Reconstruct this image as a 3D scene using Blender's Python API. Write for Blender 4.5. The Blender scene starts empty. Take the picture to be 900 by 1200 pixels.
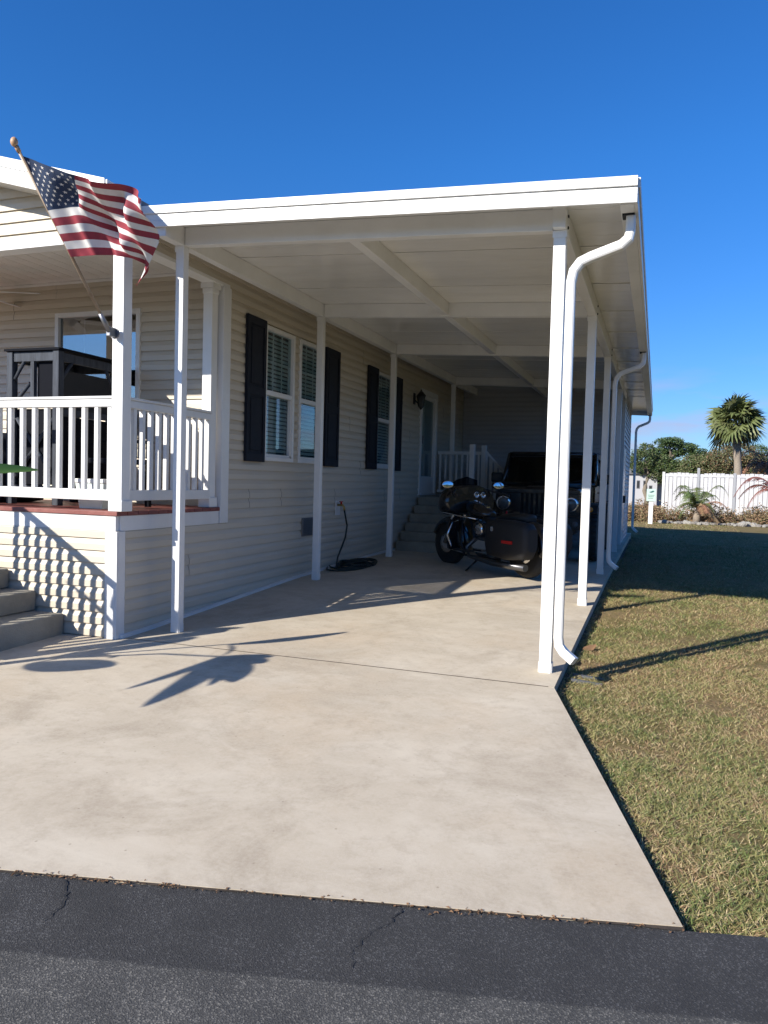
import bpy, bmesh, math, random
from mathutils import Vector, Matrix, noise
R = math.radians
random.seed(7)
S = bpy.context.scene
COL = S.collection

# ------------------------------------------------------------------ materials
def mat(name, col, rough=.5, col2=None, scale=4.0, detail=6.0, lo=.35, hi=.65, bump=0.0, bscale=60.0, metal=0.0, spec=.5, coat=0.0, stretch=None, col3=None, scale3=1.0, lo3=.5, hi3=.7):
    m = bpy.data.materials.new(name); m.use_nodes = True
    nt = m.node_tree; N = nt.nodes; L = nt.links
    b = N['Principled BSDF']
    b.inputs['Roughness'].default_value = rough
    b.inputs['Metallic'].default_value = metal
    b.inputs['Specular IOR Level'].default_value = spec
    b.inputs['Coat Weight'].default_value = coat
    b.inputs['Base Color'].default_value = (*col, 1)
    tc = N.new('ShaderNodeTexCoord')
    src = tc.outputs['Object']
    if stretch:
        mp = N.new('ShaderNodeMapping'); mp.inputs['Scale'].default_value = stretch
        L.new(src, mp.inputs['Vector']); src = mp.outputs['Vector']
    if col2:
        n = N.new('ShaderNodeTexNoise'); n.inputs['Scale'].default_value = scale; n.inputs['Detail'].default_value = detail
        n.inputs['Roughness'].default_value = .65
        L.new(src, n.inputs['Vector'])
        r = N.new('ShaderNodeValToRGB')
        r.color_ramp.elements[0].position = lo; r.color_ramp.elements[0].color = (*col, 1)
        r.color_ramp.elements[1].position = hi; r.color_ramp.elements[1].color = (*col2, 1)
        L.new(n.outputs['Fac'], r.inputs['Fac'])
        out = r.outputs['Color']
        if col3:
            n3 = N.new('ShaderNodeTexNoise'); n3.inputs['Scale'].default_value = scale3; n3.inputs['Detail'].default_value = 5
            L.new(src, n3.inputs['Vector'])
            mr = N.new('ShaderNodeMapRange'); mr.inputs['From Min'].default_value = lo3; mr.inputs['From Max'].default_value = hi3
            L.new(n3.outputs['Fac'], mr.inputs['Value'])
            mx = N.new('ShaderNodeMix'); mx.data_type = 'RGBA'
            L.new(mr.outputs['Result'], mx.inputs['Factor']); L.new(out, mx.inputs['A']); mx.inputs['B'].default_value = (*col3, 1)
            out = mx.outputs['Result']
        L.new(out, b.inputs['Base Color'])
    if bump:
        n2 = N.new('ShaderNodeTexNoise'); n2.inputs['Scale'].default_value = bscale; n2.inputs['Detail'].default_value = 4
        L.new(src, n2.inputs['Vector'])
        bp = N.new('ShaderNodeBump'); bp.inputs['Strength'].default_value = bump; bp.inputs['Distance'].default_value = .01
        L.new(n2.outputs['Fac'], bp.inputs['Height']); L.new(bp.outputs['Normal'], b.inputs['Normal'])
    return m

M = {}
M['white'] = mat('white_aluminium', (.79,.79,.775), .35, (.70,.70,.68), 1.6, bump=.04, bscale=30)
M['white_ceiling'] = mat('white_ceiling_panel', (.79,.785,.76), .2, (.70,.695,.67), 1.2, stretch=(1,3,1), bump=.05, bscale=6)
M['vinyl'] = mat('white_vinyl', (.72,.72,.71), .3, (.66,.66,.65), 3)
M['siding'] = mat('beige_siding', (.56,.505,.41), .45, (.515,.46,.37), .8, bump=.06, bscale=45, stretch=(.6,.6,3))
M['siding_grey'] = mat('grey_siding', (.42,.43,.45), .5, (.38,.39,.41), .8, bump=.06, bscale=45)
M['shutter'] = mat('navy_black_shutter', (.010,.012,.020), .6, (.015,.017,.025), 12, spec=.2)
M['deckpaint'] = mat('red_brown_deck_paint', (.19,.055,.045), .55, (.28,.11,.09), 9, lo=.45, hi=.8, bump=.2, bscale=40)
M['dark'] = mat('dark_interior', (.012,.014,.018), .8)
M['blind'] = mat('pale_blind', (.62,.70,.69), .6)
M['door_leaf'] = mat('grey_green_door', (.36,.42,.42), .5)
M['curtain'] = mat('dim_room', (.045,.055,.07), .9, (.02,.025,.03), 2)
M['black_metal'] = mat('black_metal', (.012,.012,.013), .4)
M['grey_metal'] = mat('grey_metal', (.25,.25,.26), .4, metal=.8)
M['chrome'] = mat('chrome', (.75,.75,.76), .12, metal=1.0)
M['mirror'] = mat('mirror_glass', (.9,.92,.95), .02, metal=1.0)
M['rubber'] = mat('tyre_rubber', (.018,.018,.018), .8, (.03,.029,.027), 20, bump=.2, bscale=60)
M['blackpaint'] = mat('black_paint', (.008,.008,.010), .22, coat=.6)
M['blackplastic'] = mat('black_plastic', (.018,.018,.019), .55, bump=.08, bscale=150)
M['softtop'] = mat('black_roof', (.014,.014,.016), .6)
M['vinylseat'] = mat('black_seat', (.012,.012,.012), .5)
M['red_reflector'] = mat('red_reflector', (.45,.02,.015), .25)
M['amber'] = mat('amber_lens', (.6,.22,.02), .25)
M['engine'] = mat('engine_alloy', (.16,.16,.165), .35, metal=.9)
M['hose'] = mat('green_black_hose', (.008,.018,.016), .45)
M['brass'] = mat('brass', (.45,.32,.12), .35, metal=1.0)
M['wood_grey'] = mat('weathered_grey_wood', (.05,.06,.08), .8, (.022,.027,.038), 6, stretch=(4,4,.6), bump=.3, bscale=30)
M['wood_dark'] = mat('dark_roof_felt', (.010,.011,.015), .85, spec=.05)
M['wood_pole'] = mat('varnished_pole', (.30,.23,.16), .45, (.24,.17,.11), 8)
M['wood_ball'] = mat('pale_wood_ball', (.45,.27,.15), .5)
M['flag_red'] = mat('faded_red_cloth', (.30,.035,.055), .8, (.24,.032,.048), 14)
M['flag_white'] = mat('white_cloth', (.70,.68,.66), .8, (.62,.61,.60), 14)
M['flag_blue'] = mat('navy_cloth', (.018,.035,.085), .8, (.024,.045,.10), 14)
M['concrete'] = mat('driveway_concrete', (.40,.335,.25), .85, (.55,.475,.37), 1.1, detail=9, lo=.34, hi=.66, bump=.08, bscale=180, col3=(.31,.25,.185), scale3=.7, lo3=.52, hi3=.78)
M['step_concrete'] = mat('grey_step_concrete', (.24,.225,.185), .9, (.34,.315,.255), 3, bump=.4, bscale=70)
M['stone'] = mat('pale_rock', (.36,.35,.32), .9, (.16,.15,.135), 3, bump=.6, bscale=12)
M['stone2'] = mat('dark_rock', (.15,.145,.135), .9, (.28,.26,.24), 4, bump=.6, bscale=12)
M['splash'] = mat('dark_grey_plastic', (.10,.105,.115), .7, (.06,.06,.07), 9)
M['sign'] = mat('pale_green_sign', (.42,.56,.50), .5)
M['sign_ink'] = mat('sign_ink', (.02,.09,.10), .6)
M['fence_vinyl'] = mat('fence_vinyl', (.56,.56,.57), .4, (.48,.48,.50), 2)
M['fence_post'] = mat('grey_fence_post', (.30,.31,.33), .5)
M['bark'] = mat('grey_brown_bark', (.13,.105,.08), .9, (.20,.17,.13), 6, stretch=(6,6,1), bump=.6, bscale=20)
M['palmbark'] = mat('palm_bark', (.30,.25,.20), .9, (.17,.14,.11), 7, stretch=(2,2,8), bump=.6, bscale=14)
M['leaf_pine'] = mat('dark_pine_leaf', (.030,.062,.020), .6, (.055,.095,.032), 1.5)
M['leaf_olive'] = mat('olive_leaf', (.062,.078,.028), .6, (.11,.115,.05), 1.5)
M['leaf_mid'] = mat('mid_green_leaf', (.055,.095,.022), .6, (.10,.14,.04), 1.5)
M['leaf_palm'] = mat('palm_leaf', (.085,.115,.034), .55, (.135,.15,.055), 1.5)
M['leaf_dead'] = mat('dead_frond', (.30,.15,.085), .8, (.20,.10,.06), 2)
M['leaf_straw'] = mat('straw_frond', (.34,.25,.13), .8, (.22,.15,.08), 2)
M['leaf_red'] = mat('reddish_frond', (.17,.06,.05), .7, (.23,.10,.08), 2)
M['leaf_big'] = mat('glossy_broad_leaf', (.035,.085,.018), .4, (.05,.11,.022), 3, stretch=(1,1,1))
M['scrub_a'] = mat('brown_scrub', (.24,.15,.085), .9, (.16,.10,.06), 3)
M['scrub_b'] = mat('tan_scrub', (.32,.235,.13), .9, (.24,.16,.09), 3)
M['scrub_c'] = mat('dull_green_scrub', (.11,.115,.05), .9, (.16,.14,.07), 3)
M['g1'] = mat('grass_green', (.12,.155,.042), .6)
M['g2'] = mat('grass_yellow_green', (.25,.23,.085), .65)
M['g3'] = mat('grass_straw', (.42,.33,.18), .7)
M['g4'] = mat('grass_brown', (.28,.18,.095), .75)
M['sand'] = mat('grey_sandy_soil', (.27,.215,.155), .95, (.17,.125,.085), 14, bump=.6, bscale=40)
M['soil'] = mat('dark_edge_soil', (.035,.027,.02), .95, (.07,.05,.035), 20)
M['leaf_litter'] = mat('brown_dead_leaf', (.22,.12,.06), .8, (.12,.07,.035), 9)
M['roofgrey'] = mat('grey_shingle', (.17,.17,.18), .85)
M['house_white'] = mat('white_siding_far', (.36,.36,.38), .6)
M['lampglass'] = mat('lantern_glass', (.08,.09,.10), .1)

def glass(name, tint, rough=.02, fmin=.05):
    m = bpy.data.materials.new(name); m.use_nodes = True
    nt = m.node_tree; N = nt.nodes; L = nt.links
    for n in list(N): N.remove(n)
    o = N.new('ShaderNodeOutputMaterial'); g = N.new('ShaderNodeBsdfGlossy'); g.inputs['Roughness'].default_value = rough
    t = N.new('ShaderNodeBsdfTransparent'); t.inputs['Color'].default_value = (*tint, 1)
    f = N.new('ShaderNodeLayerWeight'); f.inputs['Blend'].default_value = .5
    pw = N.new('ShaderNodeMath'); pw.operation = 'POWER'; L.new(f.outputs['Facing'], pw.inputs[0]); pw.inputs[1].default_value = 4.0
    mr = N.new('ShaderNodeMapRange'); mr.inputs['To Min'].default_value = fmin; mr.inputs['To Max'].default_value = .95
    L.new(pw.outputs[0], mr.inputs['Value'])
    x = N.new('ShaderNodeMixShader'); L.new(mr.outputs['Result'], x.inputs['Fac'])
    L.new(t.outputs[0], x.inputs[1]); L.new(g.outputs[0], x.inputs[2]); L.new(x.outputs[0], o.inputs['Surface'])
    return m
M['glass'] = glass('window_glass', (.75,.84,.86))
M['glass_lowe'] = glass('reflective_window_glass', (.5,.58,.62), fmin=.30)
M['glass_dark'] = glass('tinted_glass', (.10,.11,.13))

def ramp_node(N, stops):
    r = N.new('ShaderNodeValToRGB'); e = r.color_ramp.elements
    while len(e) < len(stops): e.new(.5)
    for k, (p, c) in enumerate(stops): e[k].position = p; e[k].color = (*c, 1)
    return r
def asphalt():
    m = bpy.data.materials.new('asphalt'); m.use_nodes = True
    nt = m.node_tree; N = nt.nodes; L = nt.links; b = N['Principled BSDF']; b.inputs['Roughness'].default_value = .85
    tc = N.new('ShaderNodeTexCoord'); sep = N.new('ShaderNodeSeparateXYZ'); L.new(tc.outputs['Object'], sep.inputs[0])
    wob = N.new('ShaderNodeTexNoise'); wob.inputs['Scale'].default_value = 3; L.new(tc.outputs['Object'], wob.inputs['Vector'])
    fine = N.new('ShaderNodeTexVoronoi'); fine.inputs['Scale'].default_value = 210; L.new(tc.outputs['Object'], fine.inputs['Vector'])
    big = N.new('ShaderNodeTexNoise'); big.inputs['Scale'].default_value = 4; big.inputs['Detail'].default_value = 8; L.new(tc.outputs['Object'], big.inputs['Vector'])
    ra = ramp_node(N, [(.0,(.019,.019,.020)),(.55,(.036,.0355,.0355)),(1,(.11,.11,.11))])
    rb = ramp_node(N, [(.0,(.026,.026,.026)),(.45,(.062,.061,.058)),(1,(.20,.19,.17))])
    sp = N.new('ShaderNodeTexWhiteNoise'); sp.noise_dimensions = '3D'; L.new(fine.outputs['Position'], sp.inputs['Vector'])
    pw = N.new('ShaderNodeMath'); pw.operation = 'POWER'; L.new(sp.outputs['Value'], pw.inputs[0]); pw.inputs[1].default_value = 3.0
    ad = N.new('ShaderNodeMath'); ad.operation = 'MULTIPLY_ADD'; L.new(big.outputs['Fac'], ad.inputs[0]); ad.inputs[1].default_value = .8
    ml = N.new('ShaderNodeMath'); ml.operation = 'MULTIPLY_ADD'; L.new(pw.outputs[0], ml.inputs[0]); ml.inputs[1].default_value = .55; ml.inputs[2].default_value = -.12
    L.new(ml.outputs[0], ad.inputs[2])
    L.new(ad.outputs[0], ra.inputs['Fac']); L.new(ad.outputs[0], rb.inputs['Fac'])
    # old grey asphalt begins .42 m in from the edge (object y = distance from edge)
    w2 = N.new('ShaderNodeMath'); w2.operation = 'MULTIPLY_ADD'; L.new(wob.outputs['Fac'], w2.inputs[0]); w2.inputs[1].default_value = .03; L.new(sep.outputs['Y'], w2.inputs[2])
    st = N.new('ShaderNodeMapRange'); st.inputs['From Min'].default_value = -.418; st.inputs['From Max'].default_value = -.405
    st.inputs['To Min'].default_value = 1; st.inputs['To Max'].default_value = 0
    L.new(w2.outputs[0], st.inputs['Value'])
    mx = N.new('ShaderNodeMix'); mx.data_type = 'RGBA'; L.new(st.outputs['Result'], mx.inputs['Factor']); L.new(ra.outputs['Color'], mx.inputs['A']); L.new(rb.outputs['Color'], mx.inputs['B'])
    L.new(mx.outputs['Result'], b.inputs['Base Color'])
    bp = N.new('ShaderNodeBump'); bp.inputs['Strength'].default_value = .45; bp.inputs['Distance'].default_value = .004
    L.new(fine.outputs['Distance'], bp.inputs['Height']); L.new(bp.outputs['Normal'], b.inputs['Normal'])
    return m
M['asphalt'] = asphalt()
def concrete():
    m = bpy.data.materials.new('driveway_concrete'); m.use_nodes = True
    nt = m.node_tree; N = nt.nodes; L = nt.links; b = N['Principled BSDF']; b.inputs['Roughness'].default_value = .88; b.inputs['Specular IOR Level'].default_value = .25
    tc = N.new('ShaderNodeTexCoord')
    def nz(sc, d=6, r=.6, stretch=None, dist=0):
        n = N.new('ShaderNodeTexNoise'); n.inputs['Scale'].default_value = sc; n.inputs['Detail'].default_value = d; n.inputs['Roughness'].default_value = r; n.inputs['Distortion'].default_value = dist
        src = tc.outputs['Object']
        if stretch:
            mp = N.new('ShaderNodeMapping'); mp.inputs['Scale'].default_value = stretch; mp.inputs['Rotation'].default_value = (0,0,.35); L.new(src, mp.inputs['Vector']); src = mp.outputs['Vector']
        L.new(src, n.inputs['Vector']); return n.outputs['Fac']
    def mix(fac, A, B, bt='MIX'):
        x = N.new('ShaderNodeMix'); x.data_type = 'RGBA'; x.blend_type = bt
        if isinstance(fac, float): x.inputs['Factor'].default_value = fac
        else: L.new(fac, x.inputs['Factor'])
        for v,k in ((A,'A'),(B,'B')):
            if isinstance(v, tuple): x.inputs[k].default_value = (*v,1)
            else: L.new(v, x.inputs[k])
        return x.outputs['Result']
    def rng(v, a, b_, c=0, d=1):
        r = N.new('ShaderNodeMapRange'); L.new(v, r.inputs['Value'])
        for k,q in (('From Min',a),('From Max',b_),('To Min',c),('To Max',d)): r.inputs[k].default_value = q
        return r.outputs['Result']
    col = mix(rng(nz(.55,5,.55), .35,.68), (.485,.42,.325), (.40,.345,.265))
    col = mix(rng(nz(1.7,9,.72,(.8,1.2,1),.4), .44,.66,0,.6), col, (.60,.54,.44))
    col = mix(rng(nz(.62,6,.6), .50,.68,0,.5), col, (.47,.36,.24))
    col = mix(rng(nz(1.05,8,.68,(1.1,.9,1),.8), .52,.72,0,.7), col, (.27,.22,.16))
    col = mix(rng(nz(7,10,.8), .48,.74,0,.65), col, (.30,.245,.18))
    col = mix(rng(nz(55,6,.7), .35,.70,0,.35), col, (.56,.50,.41))
    v = N.new('ShaderNodeTexVoronoi'); v.inputs['Scale'].default_value = 22; v.inputs['Randomness'].default_value = 1; L.new(tc.outputs['Object'], v.inputs['Vector'])
    wn = N.new('ShaderNodeSeparateColor'); L.new(v.outputs['Color'], wn.inputs[0])
    a1 = rng(v.outputs['Distance'], .16,.05); a2 = rng(wn.outputs[0], .86,.90)
    mm = N.new('ShaderNodeMath'); mm.operation = 'MULTIPLY'; L.new(a1, mm.inputs[0]); L.new(a2, mm.inputs[1])
    m2 = N.new('ShaderNodeMath'); m2.operation = 'MULTIPLY'; L.new(mm.outputs[0], m2.inputs[0]); m2.inputs[1].default_value = .5
    col = mix(m2.outputs[0], col, (.17,.135,.10))
    L.new(col, b.inputs['Base Color'])
    bp = N.new('ShaderNodeBump'); bp.inputs['Strength'].default_value = .15; bp.inputs['Distance'].default_value = .006
    L.new(nz(120,5,.7), bp.inputs['Height']); L.new(bp.outputs['Normal'], b.inputs['Normal'])
    return m
M['concrete'] = concrete()
def lawn():
    m = bpy.data.materials.new('lawn'); m.use_nodes = True
    nt = m.node_tree; N = nt.nodes; L = nt.links; b = N['Principled BSDF']; b.inputs['Roughness'].default_value = .95; b.inputs['Specular IOR Level'].default_value = .1
    tc = N.new('ShaderNodeTexCoord')
    def nz(s, d=6):
        n = N.new('ShaderNodeTexNoise'); n.inputs['Scale'].default_value = s; n.inputs['Detail'].default_value = d; n.inputs['Roughness'].default_value = .7
        L.new(tc.outputs['Object'], n.inputs['Vector']); return n
    a = nz(1.1); f = nz(26, 8)
    s = N.new('ShaderNodeMath'); s.operation = 'MULTIPLY_ADD'; L.new(f.outputs['Fac'], s.inputs[0]); s.inputs[1].default_value = .9
    s2 = N.new('ShaderNodeMath'); s2.operation = 'MULTIPLY_ADD'; L.new(a.outputs['Fac'], s2.inputs[0]); s2.inputs[1].default_value = .9; s2.inputs[2].default_value = -.4
    L.new(s2.outputs[0], s.inputs[2])
    r = ramp_node(N, [(.18,(.07,.08,.025)),(.40,(.16,.135,.055)),(.58,(.22,.165,.085)),(.78,(.15,.095,.055)),(1,(.30,.24,.16))])
    L.new(s.outputs[0], r.inputs['Fac']); L.new(r.outputs['Color'], b.inputs['Base Color'])
    bp = N.new('ShaderNodeBump'); bp.inputs['Strength'].default_value = 1; bp.inputs['Distance'].default_value = .03
    L.new(f.outputs['Fac'], bp.inputs['Height']); L.new(bp.outputs['Normal'], b.inputs['Normal'])
    return m
M['lawn'] = lawn()

# ------------------------------------------------------------------ mesh helpers
OFF = {}
class MB:
    def __init__(s): s.bm = bmesh.new()
    def box(s, x0,x1,y0,y1,z0,z1, mi=0, bev=0.0, T=None):
        if x0 > x1: x0,x1 = x1,x0
        if y0 > y1: y0,y1 = y1,y0
        if z0 > z1: z0,z1 = z1,z0
        c = Matrix.Translation(((x0+x1)/2,(y0+y1)/2,(z0+z1)/2)) @ Matrix.Diagonal((x1-x0,y1-y0,z1-z0,1))
        if T: c = T @ c
        n0 = len(s.bm.faces)
        r = bmesh.ops.create_cube(s.bm, size=1, matrix=c)
        vs = r['verts']
        if bev:
            es = list({e for v in vs for e in v.link_edges})
            bmesh.ops.bevel(s.bm, geom=es, offset=bev, segments=2, profile=.5, affect='EDGES')
        if mi:
            s.bm.faces.ensure_lookup_table()
            for f in s.bm.faces[n0:]: f.material_index = mi
        return s
    def face(s, pts, mi=0):
        f = s.bm.faces.new([s.bm.verts.new(p) for p in pts]); f.material_index = mi; return f
    def prism(s, poly, vec, mi=0, bev=0.0):
        a = [s.bm.verts.new(p) for p in poly]; v = Vector(vec); b = [s.bm.verts.new(Vector(p)+v) for p in poly]
        n = len(a); fs = [s.bm.faces.new(a), s.bm.faces.new(b[::-1])]
        for i in range(n): fs.append(s.bm.faces.new([a[i], b[i], b[(i+1)%n], a[(i+1)%n]]))
        bmesh.ops.recalc_face_normals(s.bm, faces=fs)
        for f in fs: f.material_index = mi
        if bev:
            n0 = len(s.bm.faces)
            es = list({e for f in fs for e in f.edges})
            bmesh.ops.bevel(s.bm, geom=es, offset=bev, segments=2, profile=.5, affect='EDGES')
            if mi:
                for f in s.bm.faces:
                    if f.material_index != mi and any(v in f.verts for v in ()): f.material_index = mi
        return s
    def loft(s, rings, mi=0, cap=True, close=True, smooth=True):
        vs = [[s.bm.verts.new(p) for p in r] for r in rings]; n = len(rings[0])
        for i in range(len(vs)-1):
            for j in range(n if close else n-1):
                f = s.bm.faces.new([vs[i][j], vs[i][(j+1)%n], vs[i+1][(j+1)%n], vs[i+1][j]]); f.material_index = mi; f.smooth = smooth
        if cap and close:
            f = s.bm.faces.new(vs[0][::-1]); f.material_index = mi
            f = s.bm.faces.new(vs[-1]); f.material_index = mi
        return s
    def tube(s, pts, r, n=8, mi=0, flat=None, cap=True):
        P = [Vector(p) for p in pts]; rr = r if isinstance(r,(list,tuple)) else [r]*len(P)
        rings = []; up = Vector((0,0,1)); prev = None
        for i,p in enumerate(P):
            d = (P[min(i+1,len(P)-1)] - P[max(i-1,0)]).normalized()
            if prev is None:
                a = d.cross(up); 
                if a.length < .05: a = d.cross(Vector((1,0,0)))
                a.normalize()
            else:
                a = prev - d*prev.dot(d); a.normalize()
            prev = a; b = a.cross(d)
            rings.append([p + (a*math.cos(t)*rr[i] + b*math.sin(t)*rr[i]*(flat or 1)) for t in [2*math.pi*k/n for k in range(n)]])
        return s.loft(rings, mi, cap)
    def lathe(s, prof, org, axis='Y', n=24, mi=0, cap=True):
        # prof: list of (radius, along)
        o = Vector(org); rings = []
        for r, a in prof:
            ring = []
            for k in range(n):
                t = 2*math.pi*k/n; c, q = math.cos(t)*r, math.sin(t)*r
                ring.append(o + {'Y':Vector((c,a,q)),'Z':Vector((c,q,a)),'X':Vector((a,c,q))}[axis])
            rings.append(ring)
        return s.loft(rings, mi, cap)
    def ell(s, c, rad, mi=0, seg=16, rings=10, rot=None):
        m = Matrix.Translation(c) @ (rot or Matrix()) @ Matrix.Diagonal((*rad,1))
        n0 = len(s.bm.faces)
        bmesh.ops.create_uvsphere(s.bm, u_segments=seg, v_segments=rings, radius=1, matrix=m)
        s.bm.faces.ensure_lookup_table()
        for f in s.bm.faces[n0:]: f.material_index = mi; f.smooth = True
        return s
    def build(s, name, mats, parent=None, smooth=False, fixn=False):
        if fixn: bmesh.ops.recalc_face_normals(s.bm, faces=s.bm.faces[:])
        me = bpy.data.meshes.new(name)
        off = OFF.get(parent, Vector()) if parent else Vector()
        if off.length: bmesh.ops.translate(s.bm, verts=s.bm.verts[:], vec=-off)
        if smooth:
            for f in s.bm.faces: f.smooth = True
        s.bm.to_mesh(me); s.bm.free()
        for m in (mats if isinstance(mats,(list,tuple)) else [mats]): me.materials.append(M[m])
        o = bpy.data.objects.new(name, me); COL.objects.link(o)
        if parent: o.parent = parent; OFF[o] = off.copy()
        return o
def rawmesh(name, verts, faces, mats, mis=None, parent=None, smooth=False):
    off = OFF.get(parent, Vector()) if parent else Vector()
    if off.length: verts = [(v[0]-off.x, v[1]-off.y, v[2]-off.z) for v in verts]
    me = bpy.data.meshes.new(name); me.from_pydata(verts, [], faces)
    for m in (mats if isinstance(mats,(list,tuple)) else [mats]): me.materials.append(M[m])
    if mis: me.polygons.foreach_set('material_index', mis)
    if smooth: me.polygons.foreach_set('use_smooth', [True]*len(faces))
    o = bpy.data.objects.new(name, me); COL.objects.link(o)
    if parent: o.parent = parent; OFF[o] = off.copy()
    return o
def tag(o, label=None, cat=None, group=None, kind=None):
    if label: o['label'] = label
    if cat: o['category'] = cat
    if group: o['group'] = group
    if kind: o['kind'] = kind
    return o
def empty(name, loc, label, cat, group=None, rz=0.0, local=False):
    o = bpy.data.objects.new(name, None); COL.objects.link(o); o.location = loc; o.rotation_euler = (0,0,rz); o.empty_display_size = .2
    OFF[o] = Vector() if local else Vector(loc)
    return tag(o, label, cat, group)
def copy_tree(o, parent=None):
    c = o.copy(); COL.objects.link(c)
    if parent: c.parent = parent
    for ch in [k for k in bpy.data.objects if k.parent == o]: copy_tree(ch, c)
    return c
def lerp(a,b,t): return a+(b-a)*t
def pl(x, pts):
    if x <= pts[0][0]: return pts[0][1]
    for (a,b),(c,d) in zip(pts, pts[1:]):
        if x <= c: return lerp(b,d,(x-a)/(c-a))
    return pts[-1][1]

# ------------------------------------------------------------------ heights
XL, XR = -3.855, -.71
PY = [5.53, 8.36, 11.03, 14.65]
def slab_z(x, y):
    if y < 5.5:
        e = edge_y(x); return lerp(-.098,0,min(1,max(0,(y-e)/(5.5-e))))
    l = pl(y, [(5.5,0),(8.36,.131),(11.03,.183),(14,.20)]); r = pl(y, [(5.5,0),(8.36,.07),(11.03,.118),(14.6,.14)])
    t = min(1,max(0,(x-XL)/(XR-XL))); return lerp(l,r,t)
def lawn_z(x, y):
    if y < 5.5: return pl(y, [(1.8,-.155),(2.7,-.135),(5.5,-.065)])
    return pl(y, [(5.5,-.065),(8.36,-.01),(11.03,.035),(15,.045),(30,.05)])

# ------------------------------------------------------------------ setting: ground, road, driveway
g = []; xs = [-400,-120,-40,-14] + [-10+.5*i for i in range(60)] + [30,60,150,400]; ys = [-300,-60,-15,-4,0,1] + [1.4+.4*i for i in range(90)] + [45,70,120,300,700]
vv = [(x,y, -.30 if (y < 1.4 or (x < -.75 and y < 21)) else lawn_z(x,y)-.012) for y in ys for x in xs]
nx = len(xs)
ff = [(j*nx+i, j*nx+i+1, (j+1)*nx+i+1, (j+1)*nx+i) for j in range(len(ys)-1) for i in range(nx-1)]
tag(rawmesh('ground', vv, ff, 'lawn', smooth=True), kind='structure')

ea = math.atan2(2.646-2.081, .135+2.192)      # street edge direction
E0 = Vector((.135,2.646)); ed = Vector((math.cos(ea), math.sin(ea))); en = Vector((-ed.y, ed.x))
def edge_y(x): return E0.y + (x-E0.x)*ed.y/ed.x
# road in its own frame: local x along the edge, local y = distance from edge (negative = towards viewer)
mb = MB()
for i in range(80):
    x0 = -20+i*.5; 
    mb.face([(x0,-7,0),(x0+.5,-7,0),(x0+.5,.006*math.sin(x0*3.1)+.012*noise.noise((x0*2+1,0,0)),0),(x0,.006*math.sin((x0-.5)*3.1)+.012*noise.noise((x0*2,0,0)),0)])
road = mb.build('road', 'asphalt'); bmesh_fix = None
road.location = (E0.x, E0.y, -.104); road.rotation_euler = (0,0,ea); tag(road, kind='structure')
def crack(pts, w):
    mb = MB()
    P = []
    for a,b in zip(pts, pts[1:]):
        for k in range(6): P.append(Vector(a).lerp(Vector(b), k/6) + Vector((random.uniform(-.008,.008),random.uniform(-.006,.006))))
    P.append(Vector(pts[-1]))
    for i in range(len(P)-1):
        wa = w*random.uniform(.5,1.2)*(1-.6*i/len(P)); wb = wa
        mb.face([(P[i].x-wa,P[i].y,.004),(P[i].x+wa,P[i].y,.004),(P[i+1].x+wb,P[i+1].y,.004),(P[i+1].x-wb,P[i+1].y,.004)])
    return mb.build('road_crack', 'dark', road)
crack([(-2.13,-.02),(-2.08,-.10),(-2.06,-.2),(-2.07,-.27)], .004)
crack([(-.92,-.02),(-.95,-.07),(-.96,-.12),(-1.02,-.18),(-1.06,-.27),(-1.05,-.36)], .003)

def slab(name, poly_rows, zf):
    vs, fs = [], []
    n = len(poly_rows[0])
    for row in poly_rows:
        for (x,y) in row: vs.append((x,y,zf(x,y)))
    m = len(poly_rows)
    for j in range(m-1):
        for i in range(n-1): fs.append((j*n+i, j*n+i+1, (j+1)*n+i+1, (j+1)*n+i))
    border = [(0*n+i) for i in range(n)] + [j*n+n-1 for j in range(1,m)] + [(m-1)*n+i for i in range(n-2,-1,-1)] + [j*n for j in range(m-2,0,-1)]
    b0 = len(vs)
    for k in border: vs.append((vs[k][0], vs[k][1], vs[k][2]-.22))
    q = len(border)
    for k in range(q): fs.append((border[k], b0+k, b0+(k+1)%q, border[(k+1)%q]))
    return tag(rawmesh(name, vs, fs, 'concrete'), kind='structure')
def apron_right(y): return lerp(.135, -.597, min(1,max(0,(y-2.646)/(5.155-2.646))))
rows = []
for j in range(13):
    t = j/12; row = []
    for i in range(25):
        s = i/24
        # bottom edge follows the street, top edge straight
        xb = lerp(-10, .135, s); yb = edge_y(xb)+.004+.012*noise.noise((xb*3,5,0)); xt = lerp(-10,-.60,s); yt = 5.152
        row.append((lerp(xb,xt,t), lerp(yb,yt,t)))
    rows.append(row)
slab('driveway_apron', rows, slab_z)
rows = [[(lerp(-10,-.60,i/24), y) for i in range(25)] for y in [5.162,5.5]+[5.5+.5*k for k in range(1,32)]]
slab('driveway', rows, slab_z)
mb = MB()
for k in range(48):
    xa = -10+k*.195; xb = xa+.195; mb.face([(xa,5.1505,slab_z(xa,5.157)+.001),(xb,5.1505,slab_z(xb,5.157)+.001),(xb,5.164,slab_z(xb,5.157)+.001),(xa,5.164,slab_z(xa,5.157)+.001)])
tag(mb.build('driveway_joint','soil'), kind='structure')
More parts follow.
